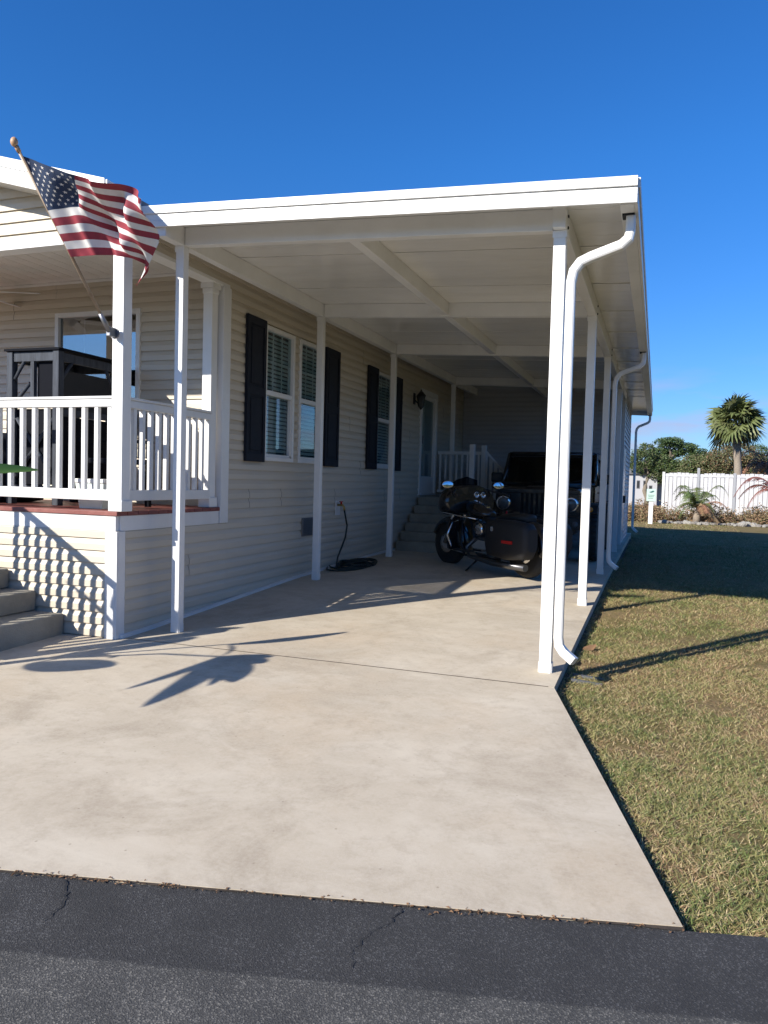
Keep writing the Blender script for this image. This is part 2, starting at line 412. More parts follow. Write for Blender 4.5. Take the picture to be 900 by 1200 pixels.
# dark soil gap along the slab edge
mb = MB()
for y0,y1 in [(2.665+.30*k, 2.665+.30*(k+1)) for k in range(58)]:
    def ex(y): return apron_right(y) if y < 5.155 else -.60
    w0 = .045+.03*noise.noise((y0*2.3,0,3)); w1 = .045+.03*noise.noise((y1*2.3,0,3))
    mb.face([(ex(y0)-.02,y0,lawn_z(0,y0)-.004),(ex(y0)+w0,y0,lawn_z(0,y0)-.004),(ex(y1)+w1,y1,lawn_z(0,y1)-.004),(ex(y1)-.02,y1,lawn_z(0,y1)-.004)])
tag(mb.build('edge_soil','soil'), kind='structure')

# ------------------------------------------------------------------ grass blades
SAND = [(.46,5.36,.24,.14),(.44,3.50,.16,.13),(1.15,6.5,.25,.16),(1.1,4.5,.22,.16),(1.9,8.6,.4,.3),(.05,4.75,.12,.12),(.3,7.4,.2,.2)]
def sandy(x, y):
    return max(1-((x-a)/rx)**2-((y-b)/ry)**2+.9*noise.noise((x*9,y*9,3)) for a,b,rx,ry in SAND)
def grass():
    vs, fs, mi = [], [], []
    rnd = random.Random(3)
    def blade(x, y, h, w, m, lean):
        z = lawn_z(x,y)-.012; a = rnd.uniform(0,6.283); c, s_ = math.cos(a), math.sin(a)
        k = len(vs); b = rnd.uniform(0,6.283); lx, ly = math.cos(b)*lean*h, math.sin(b)*lean*h
        vs.extend([(x-c*w,y-s_*w,z),(x+c*w,y+s_*w,z),(x+lx*.55+c*w*.8,y+ly*.55+s_*w*.8,z+h*.55),(x+lx*.55-c*w*.8,y+ly*.55-s_*w*.8,z+h*.55),(x+lx,y+ly,z+h*.75)])
        fs.extend([(k,k+1,k+2,k+3),(k+3,k+2,k+4)]); mi.extend([m,m])
    zones = [(2.45,4.2,0,1.9,60000),(4.2,7.0,0,2.9,70000),(7.0,11.0,0,4.2,50000),(11,19,0,5.5,26000),(19,30,0,7,14000)]
    for y0,y1,a,b,n in zones:
        for _ in range(n):
            y = rnd.uniform(y0,y1); xl = (apron_right(y) if y < 5.155 else -.6 if y < 21 else -4.5)+.03
            x = rnd.uniform(xl, xl+b)
            if y < edge_y(x)+.03: continue
            f = noise.noise((x*1.1,y*1.1,2))*.6 + noise.noise((x*4,y*4,7))*.5+noise.noise((x*13,y*13,5))*.25
            if f > .30 and rnd.random() < min(.92,(f-.2)*4): continue
            sd_ = sandy(x,y)
            if rnd.random() < min(.72,.9*sd_): continue
            q = rnd.random() + f*1.1
            m = 0 if q < .16 else 1 if q < .48 else 2 if q < .82 else 3
            sc = 1 + max(0,(y-5))*.07
            blade(x, y, rnd.uniform(.010,.036)*(1.15 if m < 2 else .8)*min(sc,1.6), rnd.uniform(.0010,.0023)*sc, m, rnd.uniform(.6,2.0))
    for _ in range(5200):
        y = rnd.uniform(2.7,16); y = 2.7+(y-2.7)**1.25*.45
        xe = apron_right(y) if y < 5.155 else -.6
        if noise.noise((y*3.1,2,8)) < -.05 and rnd.random() < .7: continue
        blade(xe+rnd.uniform(.012,.05), y, rnd.uniform(.02,.05), rnd.uniform(.0012,.0025), rnd.choice([0,1,2,2,3]), rnd.uniform(.3,1.3))
    o = rawmesh('lawn_grass', vs, fs, ['g1','g2','g3','g4'], mi)
    tag(o, 'short patchy green and straw coloured lawn grass beside the driveway', 'grass', kind='stuff')
grass()

# ------------------------------------------------------------------ siding
def siding(mb, p0, udir, ulen, z0, z1, out, course=.102, mi=0, slope=None):
    """lap siding: p0 (x,y) start, udir unit 2d, out unit 2d outward. slope: function u->top z"""
    u = Vector((udir[0],udir[1],0)); n = Vector((out[0],out[1],0)); b = Vector((p0[0],p0[1],0))
    prof = [(0,-.002),(0.0,.017),(.30,.016),(.52,.015),(.66,.009),(.80,.004),(1.0,-.002)]
    k0 = math.floor(z0/course)
    z = k0*course
    while z < z1-1e-4:
        pts = [(min(max(z+t*course,z0),z1), o) for t,o in prof]
        for (za,oa),(zb,ob) in zip(pts, pts[1:]):
            if zb-za < 1e-5 and abs(oa-ob) < 1e-5: continue
            if zb <= z0+1e-6 and za <= z0+1e-6 and z < z0-1e-4: continue
            ua0, ua1, ub0, ub1 = 0, ulen, 0, ulen
            if slope:
                ua0, ua1 = slope(za); ub0, ub1 = slope(zb)
                if ua1-ua0 < .01: continue
            kk = int(round(z/course)); c0 = -((kk//2)*1.37)%3.66; cuts = []
            while c0 < ulen-.25:
                if c0 > .25: cuts.append(c0)
                c0 += 3.66
            if slope: cuts = []
            U_ = [None]+cuts+[None]
            for q in range(len(U_)-1):
                x0a = ua0 if q == 0 else U_[q]; x0b = ub0 if q == 0 else U_[q]; x1a = ua1 if q == len(U_)-2 else U_[q+1]-.003; x1b = ub1 if q == len(U_)-2 else U_[q+1]-.003
                e = .0022*(q%2)
                A = b+u*x0a+n*(oa+e); B = b+u*x1a+n*(oa+e); C = b+u*x1b+n*(ob+e); D = b+u*x0b+n*(ob+e)
                mb.face([(A.x,A.y,za),(B.x,B.y,za),(C.x,C.y,zb),(D.x,D.y,zb)], mi)
        z += course

CFRONT = 5.18
# ------------------------------------------------------------------ the house
HX = -4.15           # long side wall plane
HY = 6.75            # porch back wall
GY = 5.10            # porch front plane
home = empty('manufactured_home', (-8.2, 13, 0), 'beige lap sided one storey home with navy black shutters and white gable trim', 'house')
openings = [(7.49,8.22,1.54,3.04),(8.36,9.06,1.54,3.04),(11.07,11.84,1.54,3.04),(13.36,14.47,1.10,3.06)]
mb = MB()
segs = []
yc = HY
for a,b,z0,z1 in openings:
    segs.append((yc,a,0.0,3.62)); segs.append((a,b,0.0,z0)); segs.append((a,b,z1,3.62)); yc = b
segs.append((yc,20.6,0.0,3.62))
for a,b,z0,z1 in segs: siding(mb, (HX,a), (0,1), b-a, z0, z1, (1,0))
mb.build('side_wall','siding', home)
mb = MB(); siding(mb, (HX,GY), (0,1), HY-GY, 3.28, 3.62, (1,0)); mb.box(HX-.12,HX-.002,GY+.02,HY,3.28,3.62)
mb.build('header_beam','siding',home)
MB().box(HX-.125,HX+.022,GY+.02,HY-.0,3.245,3.279,bev=.003).build('header_trim','white',home)
mb = MB()
pw = (-6.33,-5.20,2.05,3.10)
siding(mb, (-12,HY), (1,0), 12+pw[0], .3, 3.5, (0,-1)); siding(mb, (pw[1],HY), (1,0), HX-.003-pw[1], .3, 3.5, (0,-1))
siding(mb, (pw[0],HY), (1,0), pw[1]-pw[0], .3, pw[2], (0,-1)); siding(mb, (pw[0],HY), (1,0), pw[1]-pw[0], pw[3], 3.5, (0,-1))
mb.build('porch_back_wall','siding',home)
# interior shell keeps the rooms dark
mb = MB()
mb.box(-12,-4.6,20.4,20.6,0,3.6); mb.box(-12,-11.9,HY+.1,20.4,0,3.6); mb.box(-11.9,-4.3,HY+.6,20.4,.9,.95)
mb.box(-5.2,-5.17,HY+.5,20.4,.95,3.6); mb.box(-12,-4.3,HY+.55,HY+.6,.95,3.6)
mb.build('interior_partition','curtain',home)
MB().box(HX-.055,HX+.03,HY-.13,HY+.012,.88,3.245,bev=.003).build('corner_board','vinyl',home)
# roof with gable to the street
def rake(x): return 3.867-.276*(x+5.09)
mb = MB()
RX = -8.3
def rslab(y0,y1,xa,xb):
    za, zb = rake(xa), rake(xb)
    mb.prism([(xa,y0,za-.06),(xb,y0,zb-.06),(xb,y0,zb),(xa,y0,za)], (0,y1-y0,0))
rslab(4.80,20.75,RX,-4.03)
zr = rake(RX)
mb.prism([(RX-.001,4.8,zr-.06),(RX-4.4,4.8,zr-1.275),(RX-4.4,4.8,zr-1.215),(RX-.001,4.8,zr)], (0,15.95,0))
mb.build('roof','roofgrey',home)
mb = MB()
mb.prism([(RX,4.775,rake(RX)-.19),(-4.03,4.775,rake(-4.03)-.19),(-4.03,4.775,rake(-4.03)+.006),(RX,4.775,rake(RX)+.006)], (0,.022,0), bev=.003)
mb.prism([(RX,4.765,rake(RX)-.065),(-4.03,4.765,rake(-4.03)-.065),(-4.03,4.765,rake(-4.03)+.012),(RX,4.765,rake(RX)+.012)], (0,.0095,0))
mb.build('rake_board','white',home)
MB().box(-4.028,-4.012,4.775,CFRONT,rake(-4.03)-.19,rake(-4.03)+.004).build('eave_board','white',home)
mb = MB()
mb.prism([(RX,4.798,rake(RX)-.15),(-4.05,4.798,rake(-4.05)-.15),(-4.05,4.798,rake(-4.05)-.17),(RX,4.798,rake(RX)-.17)], (0,.32,0))
mb.build('rake_soffit','white_ceiling',home)
mb = MB()
def gs(z):
    # x extent of the gable at height z
    xr = -5.09-(z-(3.867-.16))/.276
    return (0, max(0,min(xr,HX+.0)-(-8.3)))
siding(mb, (-8.3,GY), (1,0), 4.0, 3.275, 4.9, (0,-1), slope=gs)
mb.build('gable_wall','siding',home)
mb = MB(); mb.box(-9,HX-.13,GY+.004,GY+.14,3.246,3.36); mb.box(-9,HX-.0,GY-.022,GY+.003,3.235,3.272,bev=.003)
mb.build('porch_beam','vinyl',home)
mb = MB()
for k in range(30):
    x1 = HX-.126-k*.155; mb.box(x1-.149,x1,GY+.14,HY-.001,3.44,3.455,bev=.004)
mb.box(-9,HX-.126,GY+.14,HY,3.456,3.47); mb.box(-9,HX-.126,HY-.028,HY-.018,3.41,3.438)
mb.build('porch_ceiling','white_ceiling',home)
# windows
def window(y0,y1,z0,z1, grid=(3,2)):
    w = .045; mb = MB()
    mb.box(HX-.05,HX+.03,y0,y0+w,z0,z1,bev=.003); mb.box(HX-.05,HX+.03,y1-w,y1,z0,z1,bev=.003)
    mb.box(HX-.05,HX+.03,y0+w,y1-w,z1-w,z1,bev=.003); mb.box(HX-.05,HX+.034,y0+w,y1-w,z0,z0+w,bev=.003)
    f = mb.build('window','vinyl',home)
    zm = z0+.49*(z1-z0)
    mb = MB(); mb.box(HX-.03,HX+.018,y0+w,y1-w,zm,zm+.055,bev=.003)
    for a,b in ((y0+w,y0+w+.028),(y1-w-.028,y1-w)): mb.box(HX-.03,HX+.012,a,b,z0+w,zm,bev=.002)
    mb.box(HX-.03,HX+.012,y0+w,y1-w,z0+w,z0+w+.03,bev=.002)
    mb.build('sash','vinyl',f)
    mb = MB(); zt0, zt1 = zm+.055, z1-w
    for k in range(1,grid[0]):
        y = lerp(y0+w,y1-w,k/grid[0]); mb.box(HX-.021,HX-.013,y-.008,y+.008,zt0,zt1)
    for k in range(1,grid[1]):
        z = lerp(zt0,zt1,k/grid[1]); mb.box(HX-.0215,HX-.0125,y0+w,y1-w,z-.008,z+.008)
    mb.build('muntin','vinyl',f)
    mb = MB(); mb.box(HX-.012,HX-.008,y0+w*.6,y1-w*.6,zt0-.01,zt1+.01); mb.box(HX-.026,HX-.023,y0+w*.6,y1-w*.6,z0+w*.6,zm+.02)
    mb.build('pane','glass',f)
    mb = MB(); z = z1-w-.02
    while z > z0+w:
        mb.prism([(HX-.075,y0+.01,z),(HX-.053,y0+.01,z-.034),(HX-.054,y0+.01,z-.0365),(HX-.076,y0+.01,z-.0025)], (0,y1-y0-.02,0)); z -= .048
    mb.build('blind','blind',f)
    return f
for a,b,z0,z1 in openings[:3]: window(a,b,z0,z1)
def shutter(y0,y1,z0,z1):
    mb = MB(); x = HX+.018
    mb.box(x,x+.022,y0,y1,z0,z1,bev=.004)
    w = .055
    for a,b in ((y0,y0+w),(y1-w,y1)): mb.box(x+.0225,x+.034,a,b,z0,z1,bev=.003)
    for a,b in ((z0,z0+.09),(z1-.09,z1),(z0+.46*(z1-z0),z0+.46*(z1-z0)+.09)): mb.box(x+.0225,x+.033,y0+w,y1-w,a,b,bev=.003)
    zm = z0+.46*(z1-z0)
    for a,b in ((z0+.12,zm-.03),(zm+.12,z1-.12)): mb.box(x+.0225,x+.03,y0+w+.03,y1-w-.03,a,b,bev=.006)
    return mb.build('shutter','shutter',home)
for a,b in ((7.07,7.475),(9.09,9.54),(10.63,11.05),(11.86,12.22)): shutter(a,b,1.52,3.07)
# door
y0,y1,z0,z1 = openings[3]
mb = MB(); w = .09
mb.box(HX-.08,HX+.034,y0,y0+w,z0,z1,bev=.004); mb.box(HX-.08,HX+.034,y1-w,y1,z0,z1,bev=.004); mb.box(HX-.08,HX+.036,y0+w,y1-w,z1-w,z1,bev=.004); mb.box(HX-.08,HX+.04,y0+w,y1-w,z0,z0+.04)
door = mb.build('door','vinyl',home)
mb = MB(); mb.box(HX-.03,HX+.004,y0+w,y1-w,z0+.04,z0+.35,bev=.003); mb.box(HX-.03,HX+.004,y0+w,y0+w+.07,z0+.35,z1-w); mb.box(HX-.03,HX+.004,y1-w-.07,y1-w,z0+.35,z1-w); mb.box(HX-.03,HX+.004,y0+w+.07,y1-w-.07,z1-w-.08,z1-w)
mb.build('storm_door','vinyl',door)
MB().box(HX-.022,HX-.018,y0+w+.06,y1-w-.06,z0+.34,z1-w-.07).build('pane','glass',door)
mb = MB(); mb.box(HX-.075,HX-.045,y0+w,y1-w,z0+.04,z1-w)
for a,b in ((z0+.2,z0+.8),(z0+1.0,z1-.25)):
    for c,d in ((y0+.2,y0+.52),(y0+.6,y1-.2)): mb.box(HX-.045,HX-.038,c,d,a,b,bev=.006)
mb.build('door_leaf','door_leaf',door)
MB().box(HX+.005,HX+.05,y0+w+.03,y0+w+.05,z0+.95,z0+1.1,bev=.006).build('handle','grey_metal',door)
# porch window
x0,x1,z0,z1 = pw
mb = MB(); w = .05
mb.box(x0,x0+w,HY-.035,HY+.05,z0,z1,bev=.003); mb.box(x1-w,x1,HY-.035,HY+.05,z0,z1,bev=.003); mb.box(x0+w,x1-w,HY-.035,HY+.05,z1-w,z1,bev=.003); mb.box(x0+w,x1-w,HY-.038,HY+.05,z0,z0+w,bev=.003)
f = mb.build('window','vinyl',home)
mb = MB(); mb.box(x0+.36,x0+.375,HY+.012,HY+.02,z0+w,z1-w); mb.build('muntin','vinyl',f)
MB().box(x0+w*.6,x1-w*.6,HY+.003,HY+.007,z0+w*.6,z1-w*.6).build('pane','glass_lowe',f)
# crawl-space vent and base strip
mb = MB(); mb.box(HX+.018,HX+.03,8.50,8.93,.63,.86,bev=.003)
for k in range(8): mb.box(HX+.0305,HX+.036,8.52,8.91,.655+k*.024,.667+k*.024)
mb.build('crawl_vent','grey_metal',home)
mb = MB()
for k in range(32):
    y = GY+.02+k*.36
    mb.prism([(HX+.018,y,slab_z(HX,y)-.05),(HX+.05,y,slab_z(HX,y)-.05),(HX+.05,y,slab_z(HX,y)+.022),(HX+.018,y,slab_z(HX,y)+.03)], (0,.36,slab_z(HX,y+.36)-slab_z(HX,y)))
mb.build('base_strip','vinyl',home)

# ------------------------------------------------------------------ porch
porch = empty('front_porch', (-6.5,5.9,0), 'raised porch deck with white baluster railing and red brown floor edge', 'porch')
mb = MB()
for k in range(12):
    y = GY-.025+k*.138; mb.box(-10,HX+.02,y,y+.132,1.005,1.04,bev=.003)
mb.build('deck_floor','deckpaint',porch)
mb = MB(); mb.box(-10,HX-.002,GY-.012,GY+.03,.878,1.004,bev=.003); mb.box(HX-.03,HX+.012,GY+.031,HY-.135,.878,1.004,bev=.003)
mb.build('rim_board','vinyl',porch)
mb = MB(); siding(mb, (-10,GY), (1,0), 10+HX-.1, -.02, .877, (0,-1)); siding(mb, (HX,GY+.09), (0,1), HY-GY-.0905, -.02, .877, (1,0))
mb.box(-10,HX-.03,GY+.02,GY+.06,-.02,.87); 
mb.build('skirting','siding',porch)
mb = MB(); mb.box(HX-.10,HX+.02,GY-.02,GY+.0,-.03,.876,bev=.003); mb.box(HX+.0,HX+.02,GY+.0005,GY+.085,-.03,.876,bev=.003)
mb.build('corner_trim','vinyl',porch)
def porch_post(x,y):
    mb = MB(); h = .054
    mb.box(x-h,x+h,y-h,y+h,1.041,3.244,bev=.004); mb.box(x-h-.014,x+h+.014,y-h-.014,y+h+.014,1.041,1.13,bev=.005)
    return mb.build('porch_post','white',porch)
porch_post(HX-.016,GY+.06); porch_post(-6.9,GY+.06)
mb = MB(); x,y,h = -4.215,6.53,.052
mb.box(x-h,x+h,y-h,y+h,1.041,3.244,bev=.004); mb.box(x-h-.015,x+h+.015,y-h-.015,y+h+.015,1.041,1.14,bev=.005)
mb.prism([(x-h-.02,y-h-.02,3.244),(x+h+.02,y-h-.02,3.244),(x+h+.02,y+h+.02,3.244),(x-h-.02,y+h+.02,3.244)], (0,0,-.05)); mb.box(x-h-.01,x+h+.01,y-h-.01,y+h+.01,3.14,3.194,bev=.012)
mb.build('wall_column','white',porch)
def railing(ax, a0, a1, c, spacing):
    b = (lambda u0,u1,v0,v1,z0,z1,bev: (u0,u1,c+v0,c+v1,z0,z1,0,bev)) if ax == 'x' else (lambda u0,u1,v0,v1,z0,z1,bev: (c+v0,c+v1,u0,u1,z0,z1,0,bev))
    mb = MB(); mb.box(*b(a0,a1,-.03,.03,1.90,1.965,.006)); mb.box(*b(a0,a1,-.042,.042,1.966,1.988,.006))
    rl = mb.build('railing','vinyl',porch)
    MB().box(*b(a0,a1,-.025,.025,1.125,1.215,.005)).build('bottom_rail','vinyl',rl)
    n = int((a1-a0)/spacing); off = ((a1-a0)-n*spacing)/2
    first = None
    for k in range(n+1):
        u = a0+off+k*spacing
        if first is None: first = (MB().box(*b(u-.019,u+.019,-.019,.019,1.2155,1.8995,.003)).build('baluster','vinyl',rl), u)
        else:
            d = first[0].copy(); COL.objects.link(d); s = u-first[1]; d.location = (s,0,0) if ax == 'x' else (0,s,0)
railing('x', -6.84, HX-.072, GY+.06, .1325)
railing('y', GY+.116, 6.476, HX-.03, .113)

# ------------------------------------------------------------------ carport
cp = empty('carport', (-2.3,5.53,0), 'white aluminium carport roof on slim square posts attached to the beige house', 'carport')
def zc(x): return 3.29+.045*(XR-x)           # ceiling underside
CF, CB, CE = 5.20, 20.6, -.19                # front fascia, back edge, right eave
mb = MB()
y = CF+.03
k = 0
while y < 16.5:
    y1 = min(y+1.19, 16.58)
    ns = 4
    for q in range(ns):
        ya = lerp(y,y1,q/ns); yb = lerp(y,y1,(q+1)/ns); dz = .0015*noise.noise((ya*7,0,0))
        mb.prism([(HX+.005,ya,zc(HX)+dz),(CE-.02,ya,zc(CE)-dz),(CE-.02,ya,zc(CE)+.05),(HX+.005,ya,zc(HX)+.05)], (0,yb-ya-(.007 if q == ns-1 else .0035),0))
    y += 1.19
    mb.prism([(HX+.01,y-.04,zc(HX)-.008),(CE-.03,y-.04,zc(CE)-.008),(CE-.03,y-.04,zc(CE)-.003),(HX+.01,y-.04,zc(HX)-.003)], (0,.03,0))
mb.prism([(HX+.005,16.59,zc(HX)),(CE-.02,16.59,zc(CE)),(CE-.02,16.59,zc(CE)+.05),(HX+.005,16.59,zc(HX)+.05)], (0,CB-16.6,0))
mb.build('ceiling_panel','white_ceiling',cp)
mb = MB(); mb.prism([(HX+.005,CF+.025,zc(HX)+.052),(CE-.015,CF+.025,zc(CE)+.052),(CE-.015,CF+.025,zc(CE)+.07),(HX+.005,CF+.025,zc(HX)+.07)], (0,CB-CF-.03,0))
mb.build('roof_sheet','white',cp)
FX = -4.02
def fz(x, d): return zc(x)+d
mb = MB()
for lo_,hi_,yy in ((-.085,-.035,CF),(-.0345,.013,CF+.002),(.018,.082,CF-.012)):
    mb.prism([(FX,yy,fz(FX,lo_)),(CE,yy,fz(CE,lo_)),(CE,yy,fz(CE,hi_)),(FX,yy,fz(FX,hi_))], (0,.024-(yy-CF),0), bev=.003)
mb.prism([(FX,CF+.008,fz(FX,.0)),(CE-.002,CF+.008,fz(CE,.0)),(CE-.002,CF+.008,fz(CE,.03)),(FX,CF+.008,fz(FX,.03))], (0,.018,0))
mb.build('front_fascia','white',cp)
mb = MB(); z = zc(CE)
mb.box(CE-.018,CE+.004,CF+.026,CB,z-.085,z+.012,bev=.003); mb.box(CE-.018,CE+.016,CF+.026,CB,z+.016,z+.082,bev=.003); mb.box(CE-.10,CE-.019,CF+.026,CB,z-.085,z-.078); mb.box(CE-.108,CE-.1,CF+.026,CB,z-.085,z-.004)
mb.build('eave_gutter','white',cp)
mb = MB(); mb.prism([(HX+.03,CB,zc(HX)-.09),(CE,CB,zc(CE)-.09),(CE,CB,zc(CE)+.08),(HX+.03,CB,zc(HX)+.08)], (0,.02,0)); mb.build('rear_fascia','white',cp)
# beams
def beam(x0,x1,y0,y1,h,name='beam'):
    mb = MB(); mb.prism([(x0,y0,zc(x0)-h),(x1,y0,zc(x1)-h),(x1,y0,zc(x1)-.002),(x0,y0,zc(x0)-.002)], (0,y1-y0,0), bev=.004)
    return mb.build(name,'white',cp)
BH = .152
for py in PY: beam(XL+.05,XR-.05,py-.04,py+.04,BH,'cross_beam')
beam(XL-.045,XL+.045,CF+.03,16.55,BH,'long_beam'); beam(XR-.045,XR+.045,CF+.22,16.55,BH,'long_beam')
beam(-2.365,-2.275,PY[0]+.045,16.55,BH-.015,'long_beam')
for py in PY[:3]:
    for dz in (.04,.12): MB().ell((XR+.049,py+.02,zc(XR)-dz),(.006,.012,.012)).build('bolt','dark',cp)
def post(x,y,w):
    z0 = slab_z(x,y); z1 = zc(x)-BH+.0
    mb = MB(); mb.box(x-w,x+w,y-w,y+w,z0-.005,z1-.001,bev=.005)
    p = mb.build('post','white',cp)
    for s in (-1,1): MB().box(x+s*(w+.001),x+s*(w+.006),y-w*.8,y+w*.8,z0,z0+.07).build('bracket','white',p)
    MB().box(x-w-.006,x+w+.006,y-w-.0055,y-w-.001,z1-.05,z1-.002).build('bracket','white',p)
for py in PY:
    post(XL,py,.039); post(XR,py,.043)
def downspout(yt, y, x, zb, zend):
    mb = MB()
    z = zc(CE)-.085
    pts = [(CE-.045,yt,z),(CE-.045,yt,z-.10),(CE-.055,yt,z-.155),(CE-.10,yt+(y-yt)*.15,z-.195),(x+.13,y,z-.255),(x+.06,y,z-.285),(x+.015,y,z-.345),(x,y,z-.42),(x,y,zb+.12),(x+.01,y-.005,zb+.06),(x+.045,y-.02,zb+.02),(x+.12,y-.05,zend)]
    P = []
    # rounded rectangle section along the path
    V = [Vector(p) for p in pts]; prev = None; rings = []
    for i,p in enumerate(V):
        d = (V[min(i+1,len(V)-1)]-V[max(i-1,0)]).normalized()
        b = Vector((0,1,0)); b = (b-d*b.dot(d)).normalized(); a = b.cross(d)
        w1, w2 = .040,.030
        sec = [(w1,w2*.6),(w1*.8,w2),(-w1*.8,w2),(-w1,w2*.6),(-w1,-w2*.6),(-w1*.8,-w2),(w1*.8,-w2),(w1,-w2*.6)]
        rings.append([p+b*u*1.0+a*v for u,v in sec])
    mb.loft(rings, 0, True, True, False)
    o = mb.build('downspout','white',cp)
    mb = MB(); mb.box(CE-.1,CE-.02,yt-.05,yt+.05,z-.012,z+.001); mb.build('outlet','dark',o)
downspout(5.44, 5.46, -.618, .15, .12)
downspout(10.95, 10.97, -.60, .25, .22)
downspout(20.5, 20.52, -.56, .24, .2)

# storage shed closing the back of the carport
shed = empty('storage_shed', (-2.4,16.6,0), 'grey lap sided shed closing the back of the carport with a side door', 'shed')
mb = MB(); siding(mb, (HX+.02,16.6), (1,0), -.72-HX-.02, 0, 3.5, (0,-1)); mb.build('front_wall','siding_grey',shed)
mb = MB(); siding(mb, (-.70,16.66), (0,1), .42, 0, 3.29, (1,0)); siding(mb, (-.70,17.98), (0,1), 2.2, 0, 3.29, (1,0)); siding(mb, (-.70,17.08), (0,1), .9, 2.2, 3.29, (1,0)); mb.build('side_wall','siding_grey',shed)
for a in (16.57,20.18): MB().box(-.75,-.675,a,a+.085,.0,3.29,bev=.004).build('corner_board','vinyl',shed)
mb = MB(); mb.box(-.72,-.688,17.085,17.975,.1,2.195,bev=.004); d = mb.build('side_door','vinyl',shed)
MB().box(-.687,-.63,17.16,17.19,1.0,1.16,bev=.008).build('handle','black_metal',d)
mb = MB(); mb.box(HX,-.76,20.15,20.2,0,3.3); mb.box(-.76,-.72,16.66,20.2,0,3.29); mb.build('back_wall','siding_grey',shed)

# ------------------------------------------------------------------ steps
st = empty('concrete_steps', (-5.2,4.7,0), 'weathered grey concrete steps climbing beside the porch skirting', 'steps')
for k,(x1,zt) in enumerate(((-4.66,.165),(-4.96,.335),(-5.26,.505),(-5.56,.675),(-5.86,.845))):
    mb = MB(); mb.box(-6.9,x1,3.9,GY-.025,-.05 if k == 0 else zt-.168,zt,bev=.012); mb.build('step','step_concrete',st)
mb = MB()
hy = 3.98
p0 = Vector((-4.70,hy,1.02)); p1 = Vector((-6.0,hy,1.80))
mb.tube([p0,p1],.032,8); mb.tube([p0-Vector((0,0,.78)),p1-Vector((0,0,.78))],.028,8)
mb.build('handrail','vinyl',st)
for k in range(11):
    p = p0.lerp(p1,(k+.5)/11); MB().box(p.x-.018,p.x+.018,hy-.018,hy+.018,p.z-.78,p.z).build('baluster','vinyl',st)
MB().box(-4.74,-4.64,hy-.05,hy+.05,.166,1.12,bev=.004).build('newel_post','vinyl',st)

es = empty('entry_steps', (-3.8,12.8,.2), 'shaded stack of concrete steps rising to the house door in the carport', 'steps')
n = 6
for k in range(n):
    zt = .2+(1.07-.2)*(k+1)/n; y0 = 12.02+k*.24
    mb = MB(); mb.box(HX+.06,-3.12,y0,14.6,.1 if k == 0 else zt-.146,zt,bev=.008); mb.build('step','step_concrete',es)
mb = MB()
mb.box(HX+.05,-3.14,14.5,14.56,1.9,1.96); mb.box(HX+.05,-3.14,14.51,14.55,1.15,1.2)
mb.build('landing_rail','vinyl',es)
for k in range(9): MB().box(HX+.08+k*.11,HX+.115+k*.11,14.515,14.545,1.2,1.9).build('picket','vinyl',es)
for x in (-3.18,): MB().box(x-.045,x+.045,13.5,13.59,1.07,2.05,bev=.004).build('newel_post','vinyl',es)
MB().box(-3.225,-3.135,14.48,14.57,1.07,2.08,bev=.004).build('newel_post','vinyl',es)
rm = MB(); rm.tube([(-3.18,14.5,2.0),(-2.75,14.95,1.45),(-2.55,15.2,1.2)],.03,8); rm.tube([(-3.18,14.5,1.15),(-2.55,15.2,.45)],.025,8); rm.build('ramp_rail','vinyl',es)
for k in range(8):
    t = (k+.5)/8; p = Vector((-3.18,14.5,2.0)).lerp(Vector((-2.55,15.2,1.2)),t); q = Vector((-3.18,14.5,1.15)).lerp(Vector((-2.55,15.2,.45)),t)
    MB().box(p.x-.03,p.x+.03,p.y-.015,p.y+.015,q.z,p.z).build('picket','vinyl',es)

# ------------------------------------------------------------------ flag
fl = empty('house_flag', (-4.163,5.0,2.49), 'faded american stars and stripes flag flying from an angled pole on the porch post', 'flag')
tip = Vector((-4.364,4.26,3.643)); base = Vector((-4.163,4.985,2.50))
MB().tube([base,tip],.0125,10).build('pole','wood_pole',fl)
mb = MB(); mb.ell(tip+Vector((-.006,-.02,.032)),(.026,.026,.034)); mb.tube([tip-(tip-base).normalized()*.03,tip+(tip-base).normalized()*.012],.017,10); mb.build('finial','wood_ball',fl)
mb = MB(); mb.tube([base-(tip-base).normalized()*.02,base+(tip-base).normalized()*.13],.019,10); mb.lathe([(.045,0),(.045,.012),(.03,.02)],(base.x+.0,5.058,base.z-.02),'Y',12); mb.box(base.x-.02,base.x+.02,4.985,5.058,base.z-.055,base.z+.02,bev=.006); mb.build('bracket','grey_metal',fl)
G = [[(-4.349,4.3,3.598),(-3.99,4.4,3.465),(-3.81,4.47,3.418),(-3.675,4.55,3.415),(-3.536,4.63,3.325)],
     [(-4.285,4.47,3.265),(-4.071,4.57,3.303),(-3.948,4.71,3.239),(-3.754,4.72,3.144),(-3.594,4.8,3.099)],
     [(-4.216,4.63,2.971),(-4.025,4.73,2.998),(-3.886,4.8,3.001),(-3.783,4.88,2.965),(-3.828,4.96,2.878)]]
GU = [0,.40,.60,.80,1.0]
def cat(p0,p1,p2,p3,t):
    return [.5*((2*b)+(c-a)*t+(2*a-5*b+4*c-d)*t*t+(-a+3*b-3*c+d)*t**3) for a,b,c,d in zip(p0,p1,p2,p3)]
def row(r,u):
    i = 0
    while i < 3 and u > GU[i+1]: i += 1
    t = (u-GU[i])/(GU[i+1]-GU[i]); P = G[r]
    return Vector(cat(P[max(i-1,0)],P[i],P[i+1],P[min(i+2,4)],t))
